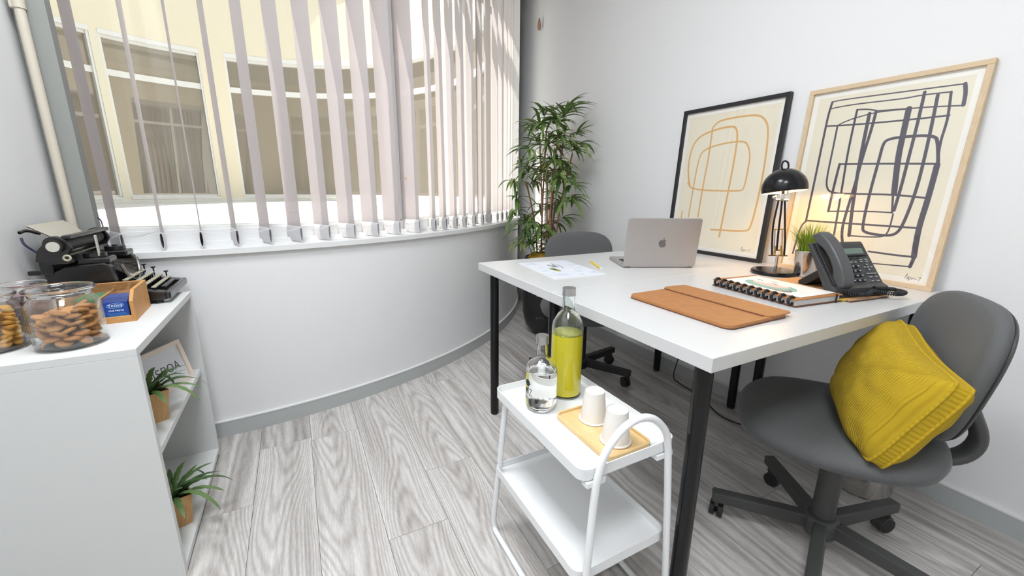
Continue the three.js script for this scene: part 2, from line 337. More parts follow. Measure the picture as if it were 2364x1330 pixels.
// ------------------------------------------------------------------ the light well outside
{
  const f = structure('facade', 'cream curved courtyard facade with dark windows seen through the blinds', 'building'); f.userData = { label: f.userData.label, category: 'building' };
  const wins = [[36, 72], [74, 108], [112, 145.2], [147, 169.5], [176, 249.5], [255, 283]];
  const R0 = 2.30, R1 = 2.45, H0 = 0.935, H1 = 2.69, TOP = 3.6;
  const all = [...wins, [360 + WA0, 360 + WA1]];
  part('upper_wall', sector(R0, R1 - 0.12, 0, 360, H1 + 0.02, TOP, 3), M.cream, f);
  part('parapet', sector(R0 - 0.03, R1, 0, 360, TOP, TOP + 0.06, 3), M.creamTrim, f);
  part('lower_wall', sector(R0, R1 - 0.12, 0, 360, 0.6, H0 - 0.03, 3), std([0.84, 0.83, 0.79], 0.7), f);
  const edges = []; for (let i = 0; i < all.length; i++) { const a = all[i][1], b = (i + 1 < all.length ? all[i + 1][0] : all[0][0] + 360); edges.push([a, b]); }
  for (const [a, b] of edges) { part('pier', sector(R0, R1 - 0.12, a, b, H0 - 0.03, H1 + 0.02, 3), b - a < 2 ? M.creamTrim : M.cream, f); if (b - a > 2 && b < 357) part('pier_backing', sector(2.34, R1, a, b, 0, 2.8, 3), M.cream, f); }
  for (const [a, b] of wins) {
    const w = part('window', [sector(R0 - 0.008, R0 + 0.10, a, b, H1 - 0.02, H1 + 0.028), sector(R0 + 0.03, R0 + 0.09, a, b, H1 - 0.05, H1 - 0.02), sector(R0 + 0.035, R0 + 0.085, a, b, 2.26, 2.325), sector(R0 - 0.01, R0 + 0.10, a, b, H0 - 0.03, H0 - 0.005),
      sector(R0 + 0.03, R0 + 0.09, a, b, H0 - 0.005, H0 + 0.02), sector(R0 + 0.01, R0 + 0.09, a, a + 0.55, H0, H1), sector(R0 + 0.01, R0 + 0.09, b - 0.55, b, H0, H1)], M.frameWhite, f);
    part('pane', pane(R0 + 0.06, a + 0.5, b - 0.5, H0 + 0.015, 2.265, 3), M.darkPane, w);
    part('pane', pane(R0 + 0.06, a + 0.5, b - 0.5, 2.32, H1 - 0.045, 3), M.darkPane, w);
  }
  // rooms behind those windows
  const rm = structure('wall_outer', 'brown walls of the offices across the courtyard', 'wall');
  const tan = std([0.66, 0.58, 0.45], 0.9);
  part('back_wall', sector(4.3, 4.4, 16, 284, -0.1, 2.95, 4), tan, rm);
  part('floor_slab', sector(2.46, 4.3, 16, 284, -0.1, 0, 4), std([0.36, 0.32, 0.27], 0.8), rm);
  part('ceiling_slab', sector(2.34, 4.3, 16, 284, 2.8, 2.95, 4), std([0.42, 0.39, 0.34], 0.9), rm);
  for (const a of [16, 72.8, 110, 146, 172.7, 252, 283.5]) part('partition', sector(2.44, 4.3, a, a + 0.8, 0, 2.8), tan, rm);
  // terrace floor of the well: white roofing sheets
  const fl = structure('courtyard_floor', 'sunlit white roofing sheets on the floor of the light well', 'floor');
  const white = std([0.86, 0.86, 0.84], 0.6), R = 2.29;
  part('screed', cyl(2.4, 2.4, 0.1, 72, CX, 0.795, CZ), std([0.42, 0.42, 0.41], 0.8), fl);
  for (let k = 0; k < 12; k++) {
    const xa = -R + k * (2 * R / 12) + 0.004, xb = -R + (k + 1) * (2 * R / 12) - 0.004, s = new THREE.Shape();
    const zz = (x) => Math.sqrt(Math.max(0, R * R - x * x)); const up = [], dn = [];
    for (let i = 0; i <= 5; i++) { const x = xa + (xb - xa) * i / 5; up.push([x, zz(x)]); dn.push([x, -zz(x)]); }
    const pts = [...up, ...dn.reverse()]; pts.forEach(([x, z], i) => i ? s.lineTo(x, z) : s.moveTo(x, z)); s.closePath();
    part('roof_sheet', new THREE.ExtrudeGeometry(s, { depth: 0.02, bevelEnabled: false }).rotateX(-Math.PI / 2).translate(CX, 0.845 + (k % 2) * 0.002, CZ), white, fl);
  }
}

// ------------------------------------------------------------------ desk: two tables pushed together
const DT = 0.743;
{
  function table(cx, label) {
    const t = thing('office_table', label, 'table', [cx, 0, 0.62], 0, 'white tables pushed together');
    part('tabletop', rbox(0.599, 0.033, 1.2, 0.0018, 0, DT - 0.0165, 0), M.desk, t);
    for (const sx of [-1, 1]) for (const sz of [-1, 1]) {
      const l = part('leg', cyl(0.02, 0.02, 0.69, 28, sx * 0.245, 0.355, sz * 0.545), M.blackGloss, t);
      part('mounting_plate', [cyl(0.0215, 0.0215, 0.006, 28, sx * 0.245, 0.7065, sz * 0.545)], M.alu, l);
      part('foot', cyl(0.0195, 0.018, 0.01, 24, sx * 0.245, 0.005, sz * 0.545), M.blackMatte, l);
    }
    return t;
  }
  table(-0.9, 'white table nearer the window with the laptop on it');
  table(-0.3, 'white table nearer the drinks cart with the leather sleeve on it');
}
// ------------------------------------------------------------------ office chairs
function makeChair(label, pos, face, starAt, seatMat, mat) {
  const t = thing('office_chair', label, 'chair', pos, face, 'grey swivel chairs');
  const seat = part('seat', pad(0.235, 0.245, 2.5, [[0.075, -0.032], [0.03, -0.03], [0.006, -0.018], [0, 0.0], [0.004, 0.016], [0.018, 0.028], [0.05, 0.036], [0.12, 0.040], [0.19, 0.037]], 56, (x, y, z) => [x + 0.03, y + 0.42 - (x > 0.12 ? (x - 0.12) ** 2 * 1.4 : 0) + (x < -0.1 ? (x + 0.1) ** 2 * 0.8 : 0), z]), seatMat, t);
  part('seat_shell', pad(0.20, 0.205, 2.5, [[0.06, -0.018], [0.01, -0.012], [0, 0]], 40, (x, y, z) => [x + 0.02, y + 0.39, z]), mat, t);
  const lean = 0.15;
  const bw = (x, y, z) => { // pad lies in x (height) - z (width); y is thickness -> stand it up, bend it round
    const up = x, wide = z * (1 + 0.12 * up / 0.2), th = y; const bend = wide * wide * 0.55; const X = th + bend, Y = up;
    return [-0.185 + X * Math.cos(lean) - Y * Math.sin(lean), 0.645 + Y * Math.cos(lean) + X * Math.sin(lean), wide]; };
  part('backrest', pad(0.18, 0.198, 3.0, [[0.02, -0.012], [0.002, -0.008], [0, 0.004], [0.003, 0.014], [0.012, 0.022], [0.04, 0.028], [0.1, 0.03]], 56, bw), seatMat, t);
  part('back_shell', pad(0.178, 0.196, 3.0, [[0.09, -0.03], [0.03, -0.026], [0.006, -0.018], [0.0, -0.009]], 56, bw), mat, t);
  const br = tube([[-0.205, 0.60, 0], [-0.25, 0.52, 0], [-0.272, 0.455, 0], [-0.245, 0.40, 0], [-0.17, 0.376, 0], [-0.06, 0.374, 0]], 0.017, 36, 10); br.scale(1, 1, 1.7);
  part('back_bracket', br, mat, t);
  part('tilt_housing', rbox(0.2, 0.045, 0.13, 0.012, 0, 0.362, 0), mat, t);
  part('tilt_lever', [rod([0, 0.36, 0.06], [0.02, 0.355, 0.235], 0.006), rbox(0.03, 0.014, 0.05, 0.005, 0.021, 0.355, 0.245)], M.blackMatte, t);
  part('column', [cyl(0.0285, 0.030, 0.235, 24, 0, 0.2225, 0), cyl(0.018, 0.018, 0.06, 20, 0, 0.345, 0)], mat, t);
  part('hub', [lathe([[0, 0.048], [0.04, 0.048], [0.047, 0.06], [0.05, 0.092], [0.044, 0.108], [0.034, 0.114], [0, 0.114]], 32)], mat, t);
  for (let k = 0; k < 5; k++) {
    const a = (starAt + 72 * k) * DEG, c = Math.cos(a), s = Math.sin(a);
    const prof = new THREE.Shape(); prof.moveTo(0.03, 0.062); prof.lineTo(0.30, 0.068); prof.lineTo(0.302, 0.098); prof.lineTo(0.295, 0.103); prof.lineTo(0.03, 0.108); prof.closePath();
    const arm = part('arm', extr(prof, 0.034, 0.005, 2).translate(0, 0, -0.017).rotateY(-a), mat, t);
    const cx = 0.285 * c, cz = 0.285 * s, sw = a + 1.1 + k * 0.7, d = [Math.cos(sw), Math.sin(sw)];
    const wheel = []; for (const q of [-1, 1]) wheel.push(cyl(0.024, 0.024, 0.014, 22).rotateX(Math.PI / 2).rotateY(-sw).translate(cx + d[0] * 0.016 - d[1] * q * 0.0125, 0.0245, cz + d[1] * 0.016 + d[0] * q * 0.0125));
    const w = part('caster', wheel, M.blackMatte, t);
    const hood = new THREE.CylinderGeometry(0.0285, 0.0285, 0.036, 22, 1, false, -0.2, Math.PI * 1.05).rotateX(Math.PI / 2).rotateZ(0.5).rotateY(-sw).translate(cx + d[0] * 0.016, 0.0255, cz + d[1] * 0.016);
    part('caster_hood', [hood, cyl(0.006, 0.006, 0.03, 10, cx, 0.06, cz)], mat, w);
  }
  return t;
}
const faceNear = Math.atan2(-0.57, -0.82);
makeChair('grey fabric swivel chair in the foreground with a mustard cushion on its seat', [0, 0, 0.6], faceNear, 68 + faceNear / DEG, M.fabric, M.plastic);
makeChair('dark grey swivel chair behind the far end of the desk by the bamboo plant', [-1.31, 0, 0.53], -0.42, 20, M.fabric, M.blackMatte);

// ------------------------------------------------------------------ mustard corduroy cushion
{
  const P1 = V(0.030, 0.722, 0.437), P2 = V(0.238, 0.682, 0.742), P3 = V(0.172, 0.452, 0.814);
  const c = P1.clone().add(P3).multiplyScalar(0.5), ex = P2.clone().sub(P1), ey = P2.clone().sub(P3);
  const hw = ex.length() / 2 + 0.012, hh = ey.length() / 2 + 0.012; ex.normalize(); ey.addScaledVector(ex, -ey.dot(ex)).normalize(); const nz = ex.clone().cross(ey);
  const Mx = new THREE.Matrix4().makeBasis(ex, ey, nz).setPosition(c.clone().addScaledVector(nz, 0.01));
  const sideMap = (s, t) => { const m = Math.max(Math.abs(s), Math.abs(t)), k = 1 - (s < 0 ? 0.13 : 0.08) * Math.pow(Math.abs(s * t) / (m * m || 1), 4); return [s * hw * k * (1 - 0.03 * (1 - t * t)), t * hh * k * (1 - (t > 0 ? 0.17 : -0.03) * (1 - s * s) * Math.abs(t))]; };
  const face = (sgn) => surf((u, v) => { const s = (u * 2 - 1) * sgn, t = v * 2 - 1; const [x, y] = sideMap(s, t);
    const e = Math.pow(Math.max(0, (1 - Math.pow(Math.abs(s), 2.6)) * (1 - Math.pow(Math.abs(t), 2.6))), 0.4);
    const wr = 0.0035 * n2(s * 2.2 + 4, t * 2.2) * e + 0.003 * Math.sin((s * 3 + t * 4) * 2.2) * (1 - e) * (Math.abs(s) < 0.97 && Math.abs(t) < 0.97 ? 1 : 0);
    return [x, y, sgn * (0.014 + (sgn > 0 ? 0.072 : 0.048) * e + wr)]; }, 40, 32);
  const corduroy = std([0.47, 0.31, 0.008], 0.92, { bumpMap: rep(ribs, 62, 1), bumpScale: 0.0016 });
  const sideMat = std([0.47, 0.31, 0.008], 0.92, { bumpMap: rep(ribs, 90, 1), bumpScale: 0.001 });
  const t = thing('cushion', 'mustard yellow corduroy cushion leaning on the foreground chair', 'cushion');
  Mx.decompose(t.position, t.quaternion, t.scale);
  part('front_cover', face(1), corduroy, t); part('back_cover', face(-1), corduroy, t);
  const rim = []; for (let i = 0; i < 96; i++) { const q = i / 96 * 4, k = Math.floor(q), f = (q - k) * 2 - 1; const [s, tt] = [[f, -1], [1, f], [-f, 1], [-1, -f]][k]; rim.push(sideMap(s, tt)); }
  part('gusset', surf((u, v) => { const i = Math.round(u * 96) % 96; return [rim[i][0], rim[i][1], 0.0142 - 0.0284 * v]; }, 96, 2), sideMat, t);
  for (const z of [0.0145, -0.0145]) part('piping', tube(rim.map(([x, y]) => [x, y, z]), 0.0034, 192, 6, true), sideMat, t);
}
// ------------------------------------------------------------------ serving cart
const CT = 0.488;                       // tray floor of the cart
{
  const t = thing('serving_cart', 'white metal two-tier serving cart with a looped handle', 'cart', [-0.293, 0, 1.33]);
  const w = 0.418, d = 0.276;
  function tray(y, hgt) {
    const o = rrect(w, d, 0.024), g = [];
    g.push(new THREE.ExtrudeGeometry(rrect(w - 0.002, d - 0.002, 0.023), { depth: 0.002, bevelEnabled: false, curveSegments: 8 }).rotateX(-Math.PI / 2).translate(0, y - 0.002, 0));
    const ring = rrect(w, d, 0.024); ring.holes.push(rrect(w - 0.005, d - 0.005, 0.0215));
    g.push(new THREE.ExtrudeGeometry(ring, { depth: hgt, bevelEnabled: false, curveSegments: 8 }).rotateX(-Math.PI / 2).translate(0, y - 0.006, 0));
    return g;
  }
  part('top_tray', tray(CT, 0.026), M.whiteMetal, t);
  part('lower_tray', tray(0.228, 0.026), M.whiteMetal, t);
  const R = 0.0085, zi = 0.105, zo = 0.139;
  // handle loop at the near end: rises from the floor on both sides and arches over the top tray
  const xn = w / 2 + 0.0085, ends = [];
  const loop = [[xn + 0.012, 0.012, zo], [xn + 0.010, 0.1, zo - 0.006], [xn + 0.005, 0.3, zo - 0.02], [xn, 0.44, 0.108], [xn, 0.50, 0.1], [xn, 0.545, 0.085], [xn, 0.585, 0.045], [xn, 0.598, 0], [xn, 0.585, -0.045], [xn, 0.545, -0.085], [xn, 0.50, -0.1], [xn, 0.44, -0.108], [xn + 0.005, 0.3, -zo + 0.02], [xn + 0.010, 0.1, -zo + 0.006], [xn + 0.012, 0.012, -zo]];
  part('handle_frame', tube(loop, R, 120, 12), M.whiteMetal, t);
  const xf = -w / 2 + 0.035;
  for (const s of [-1, 1]) {
    const pts = [[xf, CT - 0.01, s * 0.118], [xf - 0.02, 0.26, s * 0.128], [xf - 0.038, 0.06, s * zo], [xf - 0.036, 0.02, s * zo], [xf - 0.015, 0.0095, s * zo], [0, 0.0095, s * zo], [xn - 0.03, 0.0095, s * zo], [xn + 0.006, 0.011, s * zo]];
    part('side_leg', tube(pts, R, 90, 12, false, 0.35), M.whiteMetal, t);
  }
  part('cross_bar', rod([0.06, 0.0095, -zo], [0.06, 0.0095, zo], R * 0.9), M.whiteMetal, t);
  for (const s of [-1, 1]) part('bracket', rbox(0.02, 0.014, 0.05, 0.002, w / 2 - 0.006, CT - 0.016, s * 0.1), M.whiteMetal, t);
  part('screw', [cyl(0.0035, 0.0035, 0.004, 10).rotateX(Math.PI / 2).translate(xf - 0.02, 0.262, 0.1345)], M.chrome, t);
}
// bottles
const solidGlass = phy([1, 1, 1], 0.0, { transmission: 1, thickness: 0.004, ior: 1.5 });
const solidGreen = phy([0.93, 0.985, 0.965], 0.0, { transmission: 1, thickness: 0.004, ior: 1.5 });
const clearGlass = phy([0.97, 0.98, 0.978], 0.0, { transmission: 1, thickness: 0, ior: 1.75, side: THREE.DoubleSide });
const greenGlass = phy([0.86, 0.95, 0.92], 0.0, { transmission: 1, thickness: 0, ior: 1.5, side: THREE.DoubleSide });
{
  const t = thing('juice_bottle', 'tall glass bottle of yellow-green juice with a silver cap', 'bottle', [-0.408, CT, 1.284]);
  const R = 0.0445, w = 0.0028;
  const outer = [[0, 0.0], [R - 0.006, 0], [R, 0.006], [R, 0.205], [R - 0.003, 0.222], [R - 0.012, 0.238], [0.026, 0.248], [0.0178, 0.256], [0.0165, 0.264], [0.0165, 0.306]];
  const inner = [[0.0137, 0.306], [0.0137, 0.262], [0.016, 0.252], [0.024, 0.2445], [R - 0.014, 0.2345], [R - w - 0.0025, 0.22], [R - w, 0.204], [R - w, 0.010], [R - 0.012, 0.0075], [0, 0.0085]];
  part('glass', lathe([[R - w, 0.189], [R, 0.189], ...outer.slice(3), ...inner.slice(0, 7), [R - w, 0.189]], 56), solidGreen, t);
  part('glass_base', lathe([[0, 0], [R - 0.006, 0], [R, 0.006], [R, 0.0088], [0, 0.0088]], 48), solidGreen, t);
  part('juice', lathe([[0, 0.0092], [R - 0.0005, 0.0092], [R - 0.0002, 0.011], [R - 0.0002, 0.1885], [R - w - 0.0006, 0.1895], [R - w - 0.0006, 0.1925], [0, 0.192]], 48), phy([0.60, 0.53, 0.004], 0.3, { clearcoat: 1, clearcoatRoughness: 0.02 }), t);
  part('cap', [cyl(0.0183, 0.0183, 0.021, 40, 0, 0.3085, 0), cyl(0.0189, 0.0189, 0.0025, 40, 0, 0.2995, 0), cyl(0.0189, 0.0189, 0.002, 40, 0, 0.304, 0)], M.alu, t);
}
{
  const t = thing('water_bottle', 'short clear glass water bottle with a silver cap', 'bottle', [-0.374, CT, 1.388]);
  const R = 0.0425, w = 0.003;
  const outer = [[0, 0.0], [R - 0.009, 0], [R - 0.002, 0.008], [R, 0.024], [R, 0.115], [R - 0.003, 0.128], [R - 0.012, 0.138], [0.022, 0.144], [0.0155, 0.150], [0.0145, 0.158], [0.0142, 0.192]];
  const inner = [[0.0115, 0.192], [0.0115, 0.157], [0.0125, 0.147], [0.020, 0.1405], [R - 0.014, 0.134], [R - w - 0.002, 0.127], [R - w, 0.114], [R - w, 0.028], [R - 0.008, 0.017], [0, 0.02]];
  part('glass', lathe([[R - w, 0.1122], [R, 0.1122], ...outer.slice(4), ...inner.slice(0, 7), [R - w, 0.1122]], 56), solidGlass, t);
  part('glass_base', lathe([[0, 0.001], [R - 0.011, 0], [R - 0.003, 0.007], [R - 0.001, 0.0155], [R - 0.006, 0.0158], [0, 0.0168]], 48), solidGlass, t);
  part('water', lathe([[0, 0.0175], [R - 0.0065, 0.0165], [R - 0.001, 0.0165], [R, 0.024], [R, 0.1115], [R - w - 0.0006, 0.1116], [R - w - 0.0006, 0.1135], [0, 0.113]], 48), phy([1, 1, 1], 0, { transmission: 1, thickness: 0.05, ior: 1.33 }), t);
  part('cap', [cyl(0.0165, 0.0165, 0.022, 40, 0, 0.198, 0), cyl(0.0172, 0.0172, 0.002, 40, 0, 0.188, 0)], M.alu, t);
  // printing on the glass: round emblem and the letters
  const dark = std([0.02, 0.022, 0.024], 0.6);
  const glyph = (pts, y0, a0, wd) => { const g = []; for (const seg of pts) for (let i = 0; i < seg.length - 1; i++) { const [u0, v0] = seg[i], [u1, v1] = seg[i + 1], n = 3; for (let k = 0; k < n; k++) { const P = (f) => { const a = a0 - (u0 + (u1 - u0) * f) / R; return [(R + 0.0004) * Math.cos(a), y0 + v0 + (v1 - v0) * f, (R + 0.0004) * Math.sin(a)]; }; g.push(rod(P(k / n), P((k + 1) / n + 0.02), wd, 4)); } } return g; };
  const A = 100 * DEG;
  part('lettering', [
    ...glyph([[[0, 0], [0, 0.017], [0.005, 0.017], [0.007, 0.014], [0.005, 0.0095], [0, 0.0095]], [[0.005, 0.0095], [0.0085, 0.0055], [0.006, 0], [0, 0]]], 0.05, A, 0.0008),
    ...glyph([[[0.012, 0], [0.012, 0.0135]], [[0.012, 0.016], [0.012, 0.0175]]], 0.05, A, 0.0008),
    ...glyph([[[0.0155, 0.017], [0.0245, 0.017], [0.0155, 0], [0.0255, 0]]], 0.05, A, 0.0008)], dark, t);
  const disc = surf((u, v) => { const q = v * 0.0095, a = u * Math.PI * 2, x = 0.008 + q * Math.cos(a), y = 0.083 + q * Math.sin(a); const an = A - x / R; return [(R + 0.0005) * Math.cos(an), y, (R + 0.0005) * Math.sin(an)]; }, 28, 4);
  part('emblem', [disc, ...glyph([[[-0.004, 0.034], [0.002, 0.0385], [0.009, 0.0385], [0.015, 0.0375], [0.019, 0.034]]], 0.047, A, 0.0011)], dark, t);
}
// bamboo tray and paper cups
{
  const t = thing('bamboo_tray', 'small bamboo tray carrying the paper cups on the cart', 'tray', [-0.207, CT, 1.316]);
  const bt = dataTex(512, 128, (u, v) => { const s = Math.floor(v * 9), k = 0.5 + 0.5 * n2(s * 7.3, u * 1.2) * 0.6 + 0.2 * n2(u * 9, v * 60); return [238 - 20 * k, 208 - 24 * k, 156 - 28 * k]; });
  const bm = std([1, 1, 1], 0.5, { map: rep(bt, 4.2, 6) });
  const s = rrect(0.212, 0.136, 0.02); s.holes.push(rrect(0.203, 0.127, 0.0165));
  part('rim', extr(s, 0.013, 0.0015).rotateX(-Math.PI / 2).translate(0, 0.0005, 0), bm, t);
  part('base', extr(rrect(0.206, 0.13, 0.018), 0.006, 0.001).rotateX(-Math.PI / 2).translate(0, 0.0003, 0), bm, t);
  const cupM = std([0.83, 0.80, 0.75], 0.75);
  const cup = (x, z, label) => { const c = thing('paper_cup', label, 'cup', [x, CT + 0.0065, z], 0, 'upturned paper cups');
    part('wall', lathe([[0.0335, 0.003], [0.0248, 0.0815], [0.0244, 0.0815], [0.0244, 0.079], [0.0331, 0.003], [0.0335, 0.003]], 44), cupM, c);
    part('rolled_rim', new THREE.TorusGeometry(0.0345, 0.0026, 10, 48).rotateX(Math.PI / 2).translate(0, 0.0027, 0), cupM, c);
    part('bottom', cyl(0.0243, 0.0243, 0.0008, 40, 0, 0.0785, 0), cupM, c); return c; };
  cup(-0.251, 1.305, 'upturned white paper cup nearer the bottles on the bamboo tray'); cup(-0.155, 1.316, 'upturned white paper cup nearer the looped handle on the bamboo tray');
}
// ------------------------------------------------------------------ waste bin behind the foreground chair
{
  const t = thing('waste_bin', 'round brushed steel waste bin behind the foreground chair', 'bin', [-0.075, 0, 0.155]);
  part('body', lathe([[0, 0.004], [0.088, 0.004], [0.090, 0.0], [0.092, 0.006], [0.098, 0.26], [0.096, 0.26], [0.0905, 0.008], [0, 0.008]], 48), M.steel, t);
  part('rim', new THREE.TorusGeometry(0.097, 0.0035, 8, 48).rotateX(Math.PI / 2).translate(0, 0.26, 0), M.chrome, t);
}
// lamp cable below the desk
{
  solo('power_cable', tube([[-0.93, 0.70, 0.035], [-0.95, 0.5, 0.04], [-1.0, 0.2, 0.05], [-1.02, 0.02, 0.07], [-0.95, 0.006, 0.10], [-0.78, 0.005, 0.13], [-0.62, 0.005, 0.20], [-0.5, 0.005, 0.17], [-0.4, 0.005, 0.10], [-0.38, 0.02, 0.04]], 0.0032, 120, 7), M.blackMatte, 'thin black power cable trailing down to the floor under the desk', 'cable');
}

// ------------------------------------------------------------------ framed prints leaning on the wall
function framedPrint(name, label, x0, w, h, fw, mat, strokes, ink, scaleW, sig) {
  const a = 0.055, t = thing(name, label, 'picture', [x0, DT, 0.062]); t.rotation.x = -a;
  const dep = 0.022;
  for (const [gw, gh, gx, gy] of [[w, fw, w / 2, fw / 2], [w, fw, w / 2, h - fw / 2], [fw, h - 2 * fw, fw / 2, h / 2], [fw, h - 2 * fw, w - fw / 2, h / 2]]) part('frame_rail', rbox(gw, gh, dep, 0.0015, gx, gy, -dep / 2), mat, t);
  part('backing', box(w - 0.01, h - 0.01, 0.003, w / 2, h / 2, -dep + 0.002), std([0.25, 0.2, 0.15], 0.9), t);
  const tex = canvasTex(800, Math.round(800 * h / w), (c, W, H) => {
    c.fillStyle = '#f3efe8'; c.fillRect(0, 0, W, H);
    const m = (fw + 0.021) / w * W; c.fillStyle = '#ebe2cd'; c.fillRect(m, m, W - 2 * m, H - 2 * m);
    c.strokeStyle = ink; c.lineCap = 'round'; c.lineJoin = 'round';
    for (const s of strokes) {
      c.lineWidth = s[0] * scaleW; c.beginPath(); const p = []; for (let i = 1; i < s.length; i += 2) p.push([s[i] * W, (1 - s[i + 1]) * H]);
      c.moveTo(...p[0]); for (let i = 1; i < p.length - 1; i++) { const mx = (p[i][0] + p[i + 1][0]) / 2, my = (p[i][1] + p[i + 1][1]) / 2; c.quadraticCurveTo(p[i][0], p[i][1], mx, my); } c.lineTo(...p[p.length - 1]); c.stroke();
    }
    c.lineWidth = 1.6; c.strokeStyle = '#4a4640'; c.beginPath(); let [sx, sy] = [sig[0] * W, (1 - sig[1]) * H]; c.moveTo(sx, sy + 6); for (const [dx, dy] of [[8, -22], [12, 8], [18, -8], [20, 14], [26, -6], [32, 6], [38, -4], [46, 4], [52, 0]]) c.lineTo(sx + dx, sy + dy); c.moveTo(sx + 58, sy - 10); c.lineTo(sx + 66, sy - 12); c.lineTo(sx + 60, sy + 8); c.stroke();
  });
  const g = new THREE.PlaneGeometry(w - 2 * fw + 0.004, h - 2 * fw + 0.004); const uv = g.attributes.uv; for (let i = 0; i < 4; i++) uv.setXY(i, (fw + uv.getX(i) * (w - 2 * fw)) / w, (fw + uv.getY(i) * (h - 2 * fw)) / h);
  part('print', g.translate(w / 2, h / 2, -0.0125), std([1, 1, 1], 0.8, { map: tex }), t);
  part('glazing', new THREE.PlaneGeometry(w - 2 * fw + 0.003, h - 2 * fw + 0.003).translate(w / 2, h / 2, -0.007), M.glassPane, t);
  return t;
}
const WS = [[6,.883,.915,.566,.922,.199,.928,.166,.923],[11,.166,.923,.157,.876,.155,.79,.156,.573,.153,.283],[14,.883,.915,.897,.883,.901,.826],[6,.902,.824,.789,.833,.648,.84,.463,.848],[6,.166,.89,.256,.898,.606,.888,.681,.894,.829,.889],[10,.829,.889,.845,.79,.845,.742,.84,.671,.853,.581],[22,.854,.577,.855,.431,.845,.288,.86,.152],[14,.863,.152,.854,.104],[6,.854,.104,.654,.096],[8,.165,.801,.321,.793,.654,.788,.849,.789],[6,.235,.798,.279,.817,.412,.837,.497,.843,.649,.838],[9,.235,.798,.237,.678,.237,.541,.245,.481,.283,.443,.478,.441,.673,.441,.861,.426],[9,.304,.596,.568,.591,.862,.58],[12,.304,.596,.297,.461,.297,.346],[7,.297,.346,.524,.356,.687,.354],[9,.687,.354,.668,.441],[9,.166,.288,.532,.288,.845,.288],[9,.159,.288,.128,.271,.113,.194,.103,.094],[10,.341,.866,.338,.692,.354,.481,.37,.223],[7,.341,.866,.393,.865,.463,.849],[13,.459,.845,.456,.757,.442,.649,.432,.481,.412,.296,.419,.227,.441,.176],[16,.422,.84,.424,.714,.433,.538,.447,.385,.468,.225],[7,.468,.225,.661,.225,.695,.256,.695,.347],[24,.639,.839,.642,.691,.647,.605,.672,.446],[13,.7,.905,.704,.779,.702,.62,.702,.481,.695,.365],[13,.769,.884,.778,.748,.784,.6,.785,.464,.767,.323,.746,.255,.689,.239,.555,.246,.536,.274,.533,.444,.542,.608,.543,.68,.557,.705,.636,.713,.807,.709,.831,.671,.855,.589],[9,.609,.154,.756,.15,.865,.152]];
const BS = [[10,.335,.856,.363,.89,.472,.904,.742,.902,.816,.868,.862,.804,.881,.59,.875,.379,.855,.212,.823,.188,.478,.178],[10,.335,.856,.341,.681,.326,.492,.32,.258],[11,.179,.468,.123,.563,.131,.739,.202,.811,.346,.842,.539,.855,.587,.822,.603,.73,.598,.509,.587,.326,.577,.137],[9,.214,.253,.219,.473,.234,.677,.285,.721,.455,.748,.656,.753,.708,.724,.744,.654,.742,.56,.737,.456,.709,.438,.21,.444,.149,.493],[9,.129,.218,.129,.29]];
const oakTex = dataTex(512, 64, (u, v) => { const k = 0.5 + 0.3 * n2(u * 3, v * 14) + 0.2 * n2(u * 20, v * 60); return [224 - 20 * k, 203 - 26 * k, 172 - 30 * k]; });
framedPrint('framed_print', 'framed print with tan looping lines in a black frame, left of the lamp', -1.178, 0.548, 0.737, 0.018, std([0.018, 0.017, 0.019], 0.4), BS, '#dcae72', 1.25, [0.80, 0.07]);
framedPrint('framed_print', 'framed print with bold dark grey overlapping lines in a pale oak frame', -0.553, 0.512, 0.722, 0.0165, std([1, 1, 1], 0.6, { map: oakTex }), WS, '#55505a', 1.12, [0.84, 0.05]);

